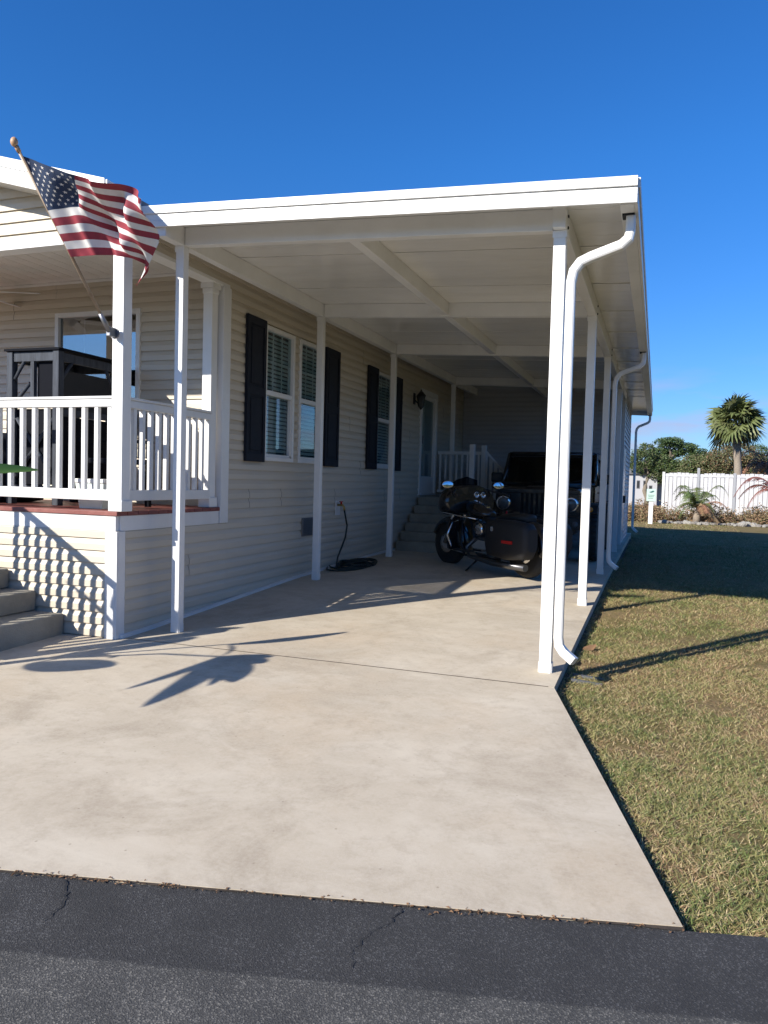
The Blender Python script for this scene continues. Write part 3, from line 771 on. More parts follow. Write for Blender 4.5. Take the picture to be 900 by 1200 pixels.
def FP(u,v):
    a,b,c = row(0,u),row(1,u),row(2,u)
    t = v/.54 if v < .54 else (v-.54)/.46
    p = a.lerp(b,t) if v < .54 else b.lerp(c,t)
    am = min(1,u*1.6)
    w = .035*am*math.sin(17*u+5.5*v+.6)+.022*am*math.sin(31*u-7*v) + .012*am*math.sin(13*v+9*u)
    p = p+Vector((.25*w,w,.25*w))
    if u > .8: p.z -= .10*((u-.8)/.2)**2*max(0,v-.5)*1.6; 
    return p
NU,NV = 96,65
vs = []; fs = []; mi = []
def frag(u,v): return u > .992-.03*abs(noise.noise((v*23,3,0)))
for j in range(NV+1):
    for i in range(NU+1): vs.append(tuple(FP(i/NU,j/NV)))
for j in range(NV):
    for i in range(NU):
        u,v = (i+.5)/NU,(j+.5)/NV
        if frag(u,v): continue
        fs.append((j*(NU+1)+i,j*(NU+1)+i+1,(j+1)*(NU+1)+i+1,(j+1)*(NU+1)+i))
        s = int(v*13); mi.append(2 if (u < .40 and v < 7/13) else (0 if s%2 == 0 else 1))
# stars
for r in range(9):
    for c in range(6 if r%2 == 0 else 5):
        cu = (.40/12)*(1+2*c+(r%2)); cv = (7/13)/10*(r+1)
        for side in (-1,1):
            k = len(vs); ring = []
            for q in range(10):
                a = q*math.pi/5; rr = .024 if q%2 == 0 else .0095
                u, v = cu+rr*.62*math.sin(a), cv-rr*math.cos(a)
                p = FP(max(0,u),max(0,v)); e = .004
                n = (FP(min(1,u+e),v)-p).cross(FP(u,min(1,v+e))-p).normalized()
                vs.append(tuple(p+n*.0022*side))
            n = (FP(cu+.004,cv)-FP(cu,cv)).cross(FP(cu,cv+.004)-FP(cu,cv)).normalized()
            vs.append(tuple(FP(cu,cv)+n*.0022*side))
            for q in range(10): fs.append((k+q,k+(q+1)%10,k+10)); mi.append(1)
rawmesh('flag_cloth', vs, fs, ['flag_red','flag_white','flag_blue'], mi, fl, smooth=True)

# ------------------------------------------------------------------ porch contents
cab = empty('wooden_playhouse', (-5.4,6.0,1.04), 'weathered grey wooden frame with dark slanted roof behind the porch railing', 'wooden frame')
X0,X1,Y0,Y1 = -5.80,-5.25,5.62,6.45
mb = MB()
for x,y in ((X0,Y0),(X1,Y0),(X0,Y1),(X1,Y1)): mb.box(x-.035,x+.035,y-.035,y+.035,1.041,2.47,bev=.005)
for a,b,c,d in ((X0,X1,Y0-.02,Y0+.02),(X0,X1,Y1-.02,Y1+.02)): mb.box(a+.036,b-.036,c,d,2.38,2.47,bev=.004); mb.box(a+.036,b-.036,c,d,1.95,2.0,bev=.004); mb.box(a+.036,b-.036,c,d,1.15,1.22,bev=.004)
for x in (X0,X1): mb.box(x-.02,x+.02,Y0+.036,Y1-.036,2.38,2.46,bev=.004); mb.box(x-.02,x+.02,Y0+.036,Y1-.036,1.88,1.94,bev=.004)
mb.box(-5.56,-5.52,Y0-.019,Y0+.019,2.0,2.38)
mb.build('frame','wood_grey',cab)
def brace(a,b,w=.022):
    mb = MB(); mb.tube([a,b],w,4); mb.build('brace','wood_grey',cab)
brace((X0+.02,Y0,2.2),(X0+.16,Y0,2.4)); brace((X1,Y0+.03,2.2),(X1,Y0+.2,2.42)); brace((X1,Y1-.03,2.15),(X1,Y1-.22,2.42)); brace((X0+.04,Y0,2.0),(X0+.22,Y0,2.18)); brace((X0+.05,Y0,1.3),(X1-.05,Y0,1.85)); brace((X1-.05,Y0+.01,1.3),(X0+.05,Y0+.01,1.85))
mb = MB(); mb.prism([(X0-.05,Y0-.05,2.476),(X1+.05,Y0-.05,2.474),(X1+.05,Y1+.1,2.472),(X0-.05,Y1+.1,2.472)], (0,0,.022)); mb.build('roof','wood_dark',cab)
MB().box(-5.51,X1-.036,Y0+.021,Y0+.04,2.0,2.38).build('dark_panel','wood_dark',cab)
MB().box(X1-.019,X1+.001,Y0+.04,Y1-.04,1.94,2.30).build('side_panel','dark',cab)
MB().box(X0+.04,X1-.04,Y0+.04,Y1-.04,1.56,1.60).build('shelf','wood_grey',cab)
MB().box(X0+.036,X1-.036,Y0+.021,Y0+.04,1.23,1.94).build('lower_panel','wood_dark',cab)
MB().box(X1-.019,X1+.001,Y0+.04,Y1-.04,1.10,1.87).build('lower_panel','wood_dark',cab)
gc = empty('covered_grill', (-6.3,5.9,1.04), 'grill under a dark navy cover at the left behind the railing', 'grill')
mb = MB(); mb.loft([[(-6.3+c*w,5.9+q*d,z+.02*math.sin(k*2+z*9)) for k,(c,q) in enumerate(((-1,-1),(-.3,-1.08),(.3,-.96),(1,-1),(1.04,0),(1,1),(0,1),(-1,1)))] for w,d,z in ((.33,.30,1.05),(.32,.28,1.35),(.31,.26,1.66),(.25,.2,1.72))]); mb.build('cover','shutter',gc)
ch = empty('porch_chair', (-4.75,5.9,1.04), 'dark slatted porch chair behind the front railing by the corner post', 'chair')
MB().box(-5.02,-4.55,5.65,6.1,1.44,1.49,bev=.01).build('seat','wood_dark',ch)
mb = MB()
for k in range(5): mb.box(-5.0+k*.093,-4.93+k*.093,6.09,6.12,1.50,1.93,bev=.004)
mb.build('backrest','wood_dark',ch)
for x in (-4.99,-4.58):
    for y in (5.68,6.07): MB().box(x-.022,x+.022,y-.022,y+.022,1.041,1.44).build('leg','wood_dark',ch)
    MB().box(x-.03,x+.03,5.62,6.12,1.64,1.67,bev=.006).build('armrest','wood_dark',ch)
cl = empty('porch_cooler', (-4.62,5.45,1.04), 'small pale storage tub on the porch floor behind the balusters', 'tub')
mb = MB(); mb.loft([[(-4.62+c*w,5.42+s*w*.7,z) for c,s in ((-1,-1),(1,-1),(1,1),(-1,1))] for w,z in ((.12,1.042),(.15,1.26))],smooth=False); mb.build('tub','blind',cl)
MB().box(-4.78,-4.46,5.305,5.535,1.262,1.30,bev=.008).build('lid','vinyl',cl)
fan = empty('ceiling_fan', (-6.82,6.02,3.2), 'white ceiling fan hanging from the slatted porch ceiling', 'fan')
mb = MB(); mb.tube([(-6.82,6.02,3.439),(-6.82,6.02,3.3)],.018,8); mb.build('downrod','vinyl',fan)
mb = MB(); mb.lathe([(.03,3.31),(.10,3.29),(.11,3.23),(.07,3.18),(.05,3.14),(.0,3.13)],(-6.82,6.02,0),'Z',20); mb.build('motor','vinyl',fan)
for k in range(5):
    a = R(23+72*k); c,s = math.cos(a),math.sin(a); T = Matrix.Translation((-6.82,6.02,3.21)) @ Matrix.Rotation(a,4,'Z') @ Matrix.Rotation(R(12),4,'X')
    MB().box(.12,.72,-.06,.06,-.005,.005,0,.004,T).build('blade','vinyl',fan)

# ------------------------------------------------------------------ wall lantern, tap, hose
ln = empty('wall_lantern', (HX+.05,12.95,2.85), 'black coach lantern on the beige wall beside the door', 'lantern')
mb = MB(); mb.box(HX+.018,HX+.035,12.90,13.0,2.72,2.92,bev=.008); mb.tube([(HX+.035,12.95,2.80),(HX+.09,12.95,2.74),(HX+.14,12.95,2.80),(HX+.15,12.95,2.98)],.012,8); mb.build('arm','black_metal',ln)
mb = MB(); mb.lathe([(.035,2.66),(.05,2.68),(.075,2.86)],(HX+.15,12.95,0),'Z',6); mb.build('glass','lampglass',ln)
mb = MB(); mb.lathe([(.09,2.86),(.09,2.875),(.04,2.93),(.012,2.96),(.0,2.98)],(HX+.15,12.95,0),'Z',6); mb.lathe([(.0,2.62),(.02,2.64),(.037,2.662)],(HX+.15,12.95,0),'Z',6)
for k in range(6):
    a = k*math.pi/3; mb.tube([(HX+.15+.05*math.cos(a),12.95+.05*math.sin(a),2.68),(HX+.15+.076*math.cos(a),12.95+.076*math.sin(a),2.865)],.006,5)
mb.build('cage','black_metal',ln)
tp = empty('garden_tap', (HX+.03,9.6,.98), 'small brass garden tap on a white plate above the hose', 'tap')
MB().box(HX+.018,HX+.026,9.53,9.69,.86,1.06,bev=.003).build('plate','vinyl',tp)
mb = MB(); mb.tube([(HX+.026,9.6,1.0),(HX+.10,9.6,1.0),(HX+.125,9.6,.975),(HX+.13,9.6,.93)],.016,8); mb.build('spout','brass',tp)
mb = MB(); mb.lathe([(.012,1.0),(.012,1.04),(.03,1.042),(.03,1.052)],(HX+.08,9.6,0),'Z',10); mb.build('handle','red_reflector',tp)
def hz(x,y): return slab_z(x,y)
pts = [(HX+.13,9.6,.93),(HX+.14,9.61,.86),(HX+.15,9.66,.72),(HX+.145,9.62,.56),(HX+.14,9.5,.42),(HX+.14,9.38,.30),(HX+.15,9.33,.22),(HX+.2,9.36,.165)]
rnd = random.Random(5)
n = 150
for k in range(n):
    a = k/n*2*math.pi*8.3+3.6; t = k/n
    rx = .12+.16*abs(math.sin(t*7)) ; ry = .38+.28*math.sin(t*5.3+1)
    x = -3.94+rx*math.cos(a)+rnd.uniform(-.012,.012); y = 9.78+ry*math.sin(a)+.1*math.sin(3*a*.13); pts.append((x,y,slab_z(x,y)+.013+.055*t*(.6+.4*math.sin(a*1.3))))
mb = MB(); mb.tube(pts,.0125,6); tag(mb.build('garden_hose','hose'), 'dark green garden hose hanging from the tap and coiled on the concrete', 'hose')

# splash block
mb = MB(); mb.prism([(-.535,5.60,-.085),(-.535,5.78,-.085),(-.535,5.78,-.028),(-.535,5.75,-.03),(-.535,5.74,-.055),(-.535,5.64,-.055),(-.535,5.63,-.03),(-.535,5.60,-.028)], (.22,-.01,-.012))
bmesh.ops.translate(mb.bm, verts=mb.bm.verts[:], vec=(0,0,-.022))
tag(mb.build('splash_block','splash',fixn=True), 'dark grey splash block sunk in the grass under the front downspout', 'splash block')
mb = MB(); T = Matrix.Translation((-.49,6.62,-.03)) @ Matrix.Rotation(.5,4,'X') @ Matrix.Rotation(.6,4,'Z')
mb.loft([[T @ Vector((x,y*w,.012*math.sin(y*3)+abs(x)*.2)) for y in (-1,-.3,.4,1)] for x,w in ((-.06,.004),(-.03,.03),(.02,.035),(.065,.004))],close=False,cap=False)
tag(mb.build('fallen_leaf','leaf_litter'), 'single curled brown dead leaf lying on grass beside the slab', 'leaf')
mb = MB(); xa = -4.0
while xa < .118:
    xb = xa+.03
    def wv(x): return max(.001,.007+.012*noise.noise((x*6,1,0))+.006*noise.noise((x*23,4,0)))
    mb.face([(xa,edge_y(xa)-wv(xa),-.1005),(xb,edge_y(xb)-wv(xb),-.1005),(xb,edge_y(xb)+.022,-.1005),(xa,edge_y(xa)+.022,-.1005)]); xa = xb
tag(mb.build('edge_soil','soil'), kind='structure')
# debris line on the street edge
vs,fs = [],[]
rnd = random.Random(9)
for k in range(260):
    x = rnd.choice([rnd.uniform(-2.15,-1.5),rnd.uniform(-3.6,.2),rnd.uniform(-1.1,.14)]); y = edge_y(x)+rnd.gauss(-.012,.011); s = rnd.uniform(.003,.010); a = rnd.uniform(0,6.28)
    z = -.1005+rnd.uniform(0,.004); b = len(vs); c,q = math.cos(a)*s,math.sin(a)*s
    vs += [(x-c,y-q,z),(x+q*.5,y-c*.5,z+rnd.uniform(0,.006)),(x+c,y+q,z+rnd.uniform(0,.004)),(x-q*.5,y+c*.5,z+.004)]; fs.append((b,b+1,b+2,b+3))
tag(rawmesh('edge_debris',vs,fs,'leaf_litter'), 'brown leaf crumbs and grit along the seam of driveway and street', 'debris', kind='stuff')

# ------------------------------------------------------------------ jeep-like vehicle (local: front faces -Y)
jp = empty('off_road_vehicle', (-1.78,11.88,.15), 'black boxy off road vehicle with round headlights parked nose out under the carport', 'car', local=True)
JP = jp
def jb(name, mats, fn, parent=None, smooth=False):
    mb = MB(); fn(mb); return mb.build(name, mats, parent or JP, smooth)
def f(mb):
    mb.prism([(-.76,1.45,.50),(-.76,4.05,.50),(-.76,4.05,1.20),(-.76,1.45,1.20)], (1.52,0,0), bev=.03)
    mb.prism([(-.60,.30,.60),(-.60,1.45,.60),(-.60,1.45,1.12),(-.60,.30,1.06)], (1.2,0,0), bev=.02)
    mb.box(-.5,.5,.2,4.1,.38,.5)
jb('body','blackpaint',f)
def f(mb):
    rings = []
    for y,w,z in ((.30,.60,1.10),(.34,.62,1.135),(.8,.66,1.17),(1.5,.72,1.21)):
        rings.append([(-w,y,z-.10),(-w*.97,y,z-.03),(-w*.8,y,z),(-w*.35,y,z+.012),(-w*.3,y,z+.03),(w*.3,y,z+.03),(w*.35,y,z+.012),(w*.8,y,z),(w*.97,y,z-.03),(w,y,z-.10)])
    mb.loft(rings,0,True,True,True)
jb('hood','blackpaint',f)
def f(mb):
    xs = [-.66]+[v for k in range(7) for v in (-.235+k*.078-.022,-.235+k*.078+.022)]+[.66]
    for k in range(0,len(xs)-1,2): mb.box(xs[k],xs[k+1],.235,.30,.72,1.06)
    mb.box(-.66,.66,.235,.30,1.0605,1.13,bev=.01); mb.box(-.66,.66,.235,.30,.62,.7195,bev=.01)
gr = jb('grille','blackpaint',f)
jb('grille_mesh','dark',lambda mb: mb.box(-.5,.5,.275,.29,.73,1.05),gr)
for s in (-1,1):
    def f(mb): mb.lathe([(.115,0),(.115,-.03),(.098,-.035),(.0,-.035)],(s*.53,.235,.90),'Y',24)
    h = jb('headlight','chrome',f)
    jb('lens','lampglass',lambda mb: mb.ell((s*.53,.205,.90),(.093,.025,.093)),h)
    jb('turn_signal','amber',lambda mb: mb.lathe([(.045,0),(.04,-.02),(0,-.025)],(s*.82,.28,.83),'Y',14))
def f(mb):
    mb.prism([(-.82,.0,.52),(.82,.0,.52),(.82,.14,.52),(-.82,.14,.52)],(0,0,.17),bev=.02); mb.box(-.35,.35,-.02,-.001,.55,.66)
bp_ = jb('front_bumper','blackplastic',f)
for s in (-1,1):
    jb('tow_hook','red_reflector',lambda mb: mb.tube([(s*.42,.0,.70),(s*.42,-.06,.72),(s*.42,-.07,.76),(s*.42,0,.77)],.014,6),bp_)
    jb('fog_lamp','lampglass',lambda mb: mb.lathe([(.05,0),(.045,-.012),(0,-.014)],(s*.62,0,.605),'Y',16),bp_)
def wheel(x,y):
    w = empty('wheel',(0,0,0),None,None,local=True); w.parent = jp
    s = 1 if x > 0 else -1
    mb = MB(); mb.lathe([(.23,-.11),(.33,-.125),(.385,-.115),(.40,-.08),(.40,.08),(.385,.115),(.33,.125),(.23,.11)],(x,y,.40),'X',36)
    for k in range(28):
        a = 2*math.pi*k/28
        for dx in (-.085,.085):
            T = Matrix.Translation((x+dx,y,.40)) @ Matrix.Rotation(a,4,'X'); mb.box(-.035,.035,-.018,.018,.392,.412,0,0,T)
    mb.build('tyre','rubber',w)
    mb = MB(); mb.lathe([(.235,.10),(.22,.06),(.08,.05),(.06,.09),(0,.09)] if s > 0 else [(.235,-.10),(.22,-.06),(.08,-.05),(.06,-.09),(0,-.09)],(x,y,.40),'X',20)
    for k in range(5):
        T = Matrix.Translation((x+s*.075,y,.40)) @ Matrix.Rotation(2*math.pi*k/5,4,'X'); mb.box(-.012,.012,-.03,.03,.05,.225,0,.004,T)
    mb.build('rim','engine',w)
for x in (-.79,.79):
    for y in (.78,3.20): wheel(x,y)
for s in (-1,1):
    for y in (.78,3.2):
        def f(mb):
            mb.prism([(s*.60,y-.52,.78),(s*.60,y-.40,.90),(s*.60,y+.36,.92),(s*.60,y+.60,.66),(s*.60,y+.56,.64),(s*.60,y+.34,.87),(s*.60,y-.38,.855),(s*.60,y-.49,.75)],(s*.33,0,0),bev=.008)
        jb('fender_flare','blackplastic',f)
    jb('hood_latch','chrome',lambda mb: mb.box(s*.60,s*.635,.55,.60,1.03,1.10,0,.006))
    d = jb('door','blackpaint',lambda mb: mb.prism([(s*.762,1.60,.58),(s*.762,2.48,.58),(s*.762,2.48,1.205),(s*.762,1.56,1.205)],(s*.025,0,0),bev=.008))
    jb('handle','blackplastic',lambda mb: mb.box(s*.79,s*.81,2.32,2.44,1.06,1.09),d)
    jb('hinge','chrome',lambda mb: (mb.box(s*.788,s*.80,1.56,1.68,1.09,1.12),mb.box(s*.788,s*.80,1.56,1.68,.72,.75)),d)
    def f(mb):
        mb.tube([(s*.78,1.66,1.24),(s*.86,1.63,1.27)],.018,6); mb.box(s*.83,s*1.03,1.60,1.68,1.23,1.40,0,.025)
    mr_ = jb('wing_mirror','blackplastic',f,d)
    jb('door_glass','glass_dark',lambda mb: mb.prism([(s*.755,1.66,1.22),(s*.755,2.46,1.22),(s*.715,2.46,1.68),(s*.715,1.90,1.68)],(s*.006,0,0)),d)
    jb('door_frame','blackpaint',lambda mb: (mb.tube([(s*.76,1.60,1.21),(s*.72,1.88,1.70)],.022,6),mb.tube([(s*.76,2.48,1.21),(s*.72,2.48,1.70)],.022,6)),d)
    jb('side_window','glass_dark',lambda mb: mb.prism([(s*.745,2.60,1.24),(s*.745,3.95,1.24),(s*.71,3.9,1.66),(s*.71,2.6,1.66)],(s*.006,0,0)))
def f(mb):
    for a,b in (((-.79,1.48,1.20),(-.75,1.86,1.74)),((.79,1.48,1.20),(.75,1.86,1.74)),((-.75,1.86,1.74),(.75,1.86,1.74)),((-.79,1.48,1.21),(.79,1.48,1.21))): mb.tube([a,b],.04,6)
ws = jb('windshield','blackpaint',f)
jb('pane','glass_dark',lambda mb: mb.face([(-.73,1.49,1.23),(.73,1.49,1.23),(.68,1.86,1.72),(-.68,1.86,1.72)]),ws)
for s in (-.3,.25): jb('wiper','blackplastic',lambda mb: mb.tube([(s,1.46,1.24),(s+.36,1.50,1.29)],.008,5),ws)
def f(mb):
    rings = []
    for y,w,z in ((1.84,.75,1.76),(1.95,.77,1.79),(2.9,.785,1.815),(3.95,.78,1.80),(4.06,.76,1.74)):
        rings.append([(-w,y,1.68),(-w,y,z-.04),(-w*.93,y,z),(w*.93,y,z),(w,y,z-.04),(w,y,1.68)])
    mb.loft(rings,0,True,True,False)
    for x in (-.73,.73): mb.box(x-.02,x+.02,2.5,2.6,1.2,1.7); mb.box(x-.02,x+.02,3.92,4.04,1.2,1.7)
    mb.box(-.72,.72,4.0,4.04,1.2,1.7)
jb('hard_top','softtop',f)
for s in (-.38,.38):
    jb('seat','vinylseat',lambda mb: (mb.box(s-.23,s+.23,2.0,2.55,.9,1.02,0,.04),mb.box(s-.22,s+.22,2.5,2.62,1.0,1.5,0,.04),mb.box(s-.12,s+.12,2.52,2.6,1.5,1.66,0,.03)))
jb('dashboard','blackplastic',lambda mb: mb.box(-.7,.7,1.55,1.8,1.0,1.22,0,.03))
jb('spare_wheel','rubber',lambda mb: mb.lathe([(.0,4.12),(.36,4.12),(.39,4.16),(.39,4.3),(.36,4.34),(0,4.34)],(0,0,.95),'Y',28))
jb('winch_cable','grey_metal',lambda mb: mb.tube([(.18,-.04,.60),(.17,-.07,.72),(.23,-.04,.85),(.24,.2,.98),(.33,.22,1.03)],.009,6))

# ------------------------------------------------------------------ motorcycle (local: forward +X, left +Y)
mc = empty('touring_motorcycle', (-2.20,10.43,.13), 'black touring motorcycle with fairing and saddlebags parked before the off road vehicle', 'motorcycle', rz=math.atan2(.6,-.8), local=True)
def mk(name, mats, fn, parent=None, smooth=False):
    mb = MB(); fn(mb); return mb.build(name, mats, parent or mc, smooth)
def tyre(mb, x, r, w):
    prof = []
    for k in range(13):
        a = -1.15+2.3*k/12; prof.append((r-w*.5+w*.5*math.cos(a)*1.0, w*.55*math.sin(a)))
    mb.lathe([(r-.10,-w*.42)]+prof+[(r-.10,w*.42)],(x,0,r),'Y',40)
for x,r,w,nm in ((.815,.33,.13,'front_wheel'),(-.815,.335,.17,'rear_wheel')):
    wh = empty(nm,(0,0,0),None,None,local=True); wh.parent = mc
    mb = MB(); tyre(mb,x,r,w); mb.build('tyre','rubber',wh,True)
    mb = MB(); mb.lathe([(r-.085,-.04),(r-.10,-.045),(r-.115,-.03),(r-.115,.03),(r-.10,.045),(r-.085,.04)],(x,0,r),'Y',32); mb.lathe([(.05,-.06),(.05,.06)],(x,0,r),'Y',16)
    for k in range(9):
        T = Matrix.Translation((x,0,r)) @ Matrix.Rotation(2*math.pi*k/9,4,'Y'); mb.box(-.012,.012,-.02,.02,.04,r-.11,0,0,T)
    mb.build('rim','engine',wh)
    mb = MB()
    for s in (-1,1): mb.lathe([(.08,s*.075),(.145,s*.075),(.145,s*.08),(.08,s*.08)],(x,0,r),'Y',24)
    mb.build('brake_disc','chrome',wh)
def fender(mb, x, r, w, a0, a1):
    rings = []
    for k in range(15):
        a = R(lerp(a0,a1,k/14)); c,s = math.cos(a),math.sin(a)
        rings.append([(x+c*(r+d),y,r+.0+s*(r+d)) for y,d in ((-w,-.07),(-w*.95,.0),(-w*.5,.03),(w*.5,.03),(w*.95,.0),(w,-.07),(w*.9,-.07),(w*.5,.018),(-w*.5,.018),(-w*.9,-.07))])
    mb.loft(rings)
mk('front_fender','blackpaint',lambda mb: fender(mb,.815,.345,.085,20,190))
mk('rear_fender','blackpaint',lambda mb: fender(mb,-.815,.36,.12,20,190))
mk('fork','chrome',lambda mb: [mb.tube([(.815,s*.105,.33),(.52,s*.105,.98)],[.032,.026],10) for s in (-1,1)])
def f(mb):
    rings = []
    for x,w,z0,z1 in ((.36,.42,.80,1.17),(.44,.47,.76,1.20),(.55,.46,.75,1.20),(.66,.38,.78,1.16),(.76,.24,.86,1.09),(.80,.10,.94,1.02)):
        h = (z1-z0)/2; zc_ = (z0+z1)/2
        ring = []
        for k in range(24):
            a = 2*math.pi*k/24; c,s = math.cos(a),math.sin(a)
            ring.append((x, w*math.copysign(abs(c)**.7,c), zc_+h*math.copysign(abs(s)**.8,s)-.05*abs(math.copysign(abs(c)**.7,c))**2))
        rings.append(ring)
    mb.loft(rings)
fa = mk('fairing','blackpaint',f)
mk('dash','blackplastic',lambda mb: mb.box(.365,.385,-.34,.34,.96,1.13,0,.01),fa)
for y,z,r in ((-.08,1.05,.045),(-.20,1.045,.045)):
    gq = mk('gauge','chrome',lambda mb: mb.lathe([(r,0),(r,-.012),(r*.85,-.022),(r*.85,-.012),(0,-.012)],(.363,y,z),'X',20),fa)
mk('windscreen','glass_dark',lambda mb: mb.loft([[(.60-.12*t,lerp(-.30,.30,k/8)*(1-.35*t),1.17+.14*t-.05*abs(k-4)/4) for k in range(9)] for t in (0,.35,.7,1)],close=False,cap=False),fa)
mk('headlamp','lampglass',lambda mb: mb.ell((.79,0,.99),(.04,.09,.09)),fa)
def f(mb):
    for s in (-1,1):
        mb.tube([(.46,0,1.02),(.44,s*.12,1.06),(.40,s*.26,1.13),(.26,s*.42,1.08),(.14,s*.47,1.05)],.014,8)
        mb.tube([(.22,s*.445,1.075),(.10,s*.485,1.04)],.02,8)
        mb.tube([(.27,s*.43,1.06),(.12,s*.50,1.00)],.007,6)
hb = mk('handlebar','black_metal',f)
for s in (-1,1):
    m_ = mk('mirror','blackplastic',lambda mb: (mb.tube([(.30,s*.40,1.08),(.33,s*.44,1.14),(.35,s*.47,1.17)],.009,6),mb.ell((.36,s*.47,1.19),(.03,.10,.056))))
    mk('mirror_glass','mirror',lambda mb: mb.ell((.325,s*.47,1.19),(.008,.092,.052),0,20,10,Matrix.Rotation(R(-6),4,'Z') @ Matrix.Rotation(R(6),4,'Y')),m_)
def f(mb):
    rings = []
    for x,w,z0,z1 in ((-.10,.06,.74,.82),(-.02,.13,.71,.87),(.12,.165,.70,.93),(.28,.155,.73,.96),(.40,.09,.79,.95),(.45,.03,.85,.92)):
        rings.append([(x,w*math.cos(a),lerp(z0,z1,.5+.5*math.sin(a))) for a in [2*math.pi*k/18 for k in range(18)]])
    mb.loft(rings)
tk = mk('fuel_tank','blackpaint',f)
mk('console','chrome',lambda mb: mb.prism([(.0,-.03,.88),(.0,.03,.88),(.28,.025,.965),(.28,-.025,.965)],(0,0,.012)),tk)
def f(mb):
    rings = []
    for x,w,z0,z1 in ((.0,.10,.70,.77),(-.15,.17,.66,.74),(-.32,.19,.66,.745),(-.42,.17,.68,.82),(-.62,.15,.70,.84),(-.82,.12,.70,.83),(-.88,.06,.71,.79)):
        rings.append([(x,w*math.copysign(abs(math.cos(a))**.6,math.cos(a)),lerp(z0,z1,.5+.5*math.copysign(abs(math.sin(a))**.6,math.sin(a)))) for a in [2*math.pi*k/18 for k in range(18)]])
    mb.loft(rings)
mk('seat','vinylseat',f)
mk('frame','black_metal',lambda mb: [(mb.tube([(.50,s*.05,.92),(.42,s*.13,.35),(.30,s*.15,.20),(-.45,s*.16,.20),(-.55,s*.15,.50),(-.25,s*.10,.72)],.018,8)) for s in (-1,1)])
def f(mb):
    mb.lathe([(.13,-.15),(.15,-.12),(.15,.12),(.13,.15)],(-.02,0,.34),'Y',20); mb.box(-.36,-.10,-.12,.12,.26,.46,0,.03)
en = mk('engine','engine',f)
for tilt,x in ((24,.06),(-24,-.08)):
    def f(mb):
        T = Matrix.Translation((x,0,.42)) @ Matrix.Rotation(R(tilt),4,'Y')
        for k in range(9): mb.box(-.075,.075,-.09,.09,.02+k*.022,.031+k*.022,0,.003,T)
        mb.box(-.055,.055,-.07,.07,0,.22,0,0,T); mb.box(-.065,.065,-.08,.08,.222,.28,0,.015,T)
    mk('cylinder','engine',f,en)
mk('air_cleaner','chrome',lambda mb: mb.lathe([(.085,.13),(.09,.15),(.09,.17),(.06,.185),(0,.19)],(.0,0,.58),'Y',24),en)
mk('primary_cover','chrome',lambda mb: mb.prism([(.08,.155,.26),(.12,.155,.36),(.0,.155,.44),(-.30,.155,.42),(-.38,.155,.32),(-.30,.155,.24)],(0,.03,0),0,.012),en)
for s in (-1,1):
    mk('exhaust','engine',lambda mb: mb.tube([(.10,s*.12,.45),(.24,s*.17,.32),(.15,s*.20,.20),(-.4,s*.24,.16),(-1.05,s*.27,.16)],[.024,.024,.026,.042,.046],12))
    mk('engine_guard','chrome',lambda mb: mb.tube([(.43,s*.05,.72),(.42,s*.30,.66),(.42,s*.38,.48),(.42,s*.30,.28),(.40,s*.08,.22)],.016,8))
    mk('lower_fairing','blackpaint',lambda mb: mb.loft([[(.40+dx,s*(.16+.2*k/6),lerp(.30,.72,t)+.03*math.sin(k)) for k in range(7)]+[(.44+dx,s*(.16+.2*k/6),lerp(.30,.72,t)+.03*math.sin(k)) for k in range(6,-1,-1)] for t,dx in ((0,0),(.5,.03),(1,.0))],0,True,True,False))
    mk('floorboard','blackplastic',lambda mb: mb.box(-.02,.34,s*.24,s*.34,.27,.295,0,.008))
    def f(mb):
        rings = []
        for x,h0,h1,w in ((-.40,.40,.70,.09),(-.46,.28,.75,.125),(-.8,.24,.76,.135),(-1.12,.27,.73,.125),(-1.2,.38,.66,.085)):
            rings.append([(x,s*.31+w*math.copysign(abs(math.cos(a))**.45,math.cos(a)),lerp(h0,h1,.5+.5*math.copysign(abs(math.sin(a))**.5,math.sin(a)))) for a in [2*math.pi*k/20 for k in range(20)]])
        mb.loft(rings)
    sb = mk('saddlebag','softtop',f)
    mk('reflector','red_reflector',lambda mb: mb.box(-.98,-.78,s*.443,s*.452,.46,.50,0,.004),sb)
    mk('latch','chrome',lambda mb: mb.box(-.60,-.56,s*.435,s*.45,.60,.66,0,.005),sb)
    mk('turn_signal','amber',lambda mb: (mb.tube([(.50,s*.14,.86),(.52,s*.22,.86)],.01,6),mb.ell((.53,s*.25,.86),(.035,.035,.035))))
mk('side_cover','blackpaint',lambda mb: [mb.prism([(-.42,s*.17,.48),(-.14,s*.17,.48),(-.10,s*.16,.68),(-.44,s*.16,.68)],(0,s*.02,0),0,.008) for s in (-1,1)])
mk('tail_light','red_reflector',lambda mb: mb.box(-1.20,-1.17,-.05,.05,.60,.66,0,.008))
mk('trim_strip','chrome',lambda mb: mb.tube([(.62,.38,.80),(.40,.43,.79),(.1,.36,.75),(-.1,.30,.73)],.010,6))
mk('kickstand','black_metal',lambda mb: mb.tube([(-.05,.17,.20),(.02,.36,.005)],.014,8))

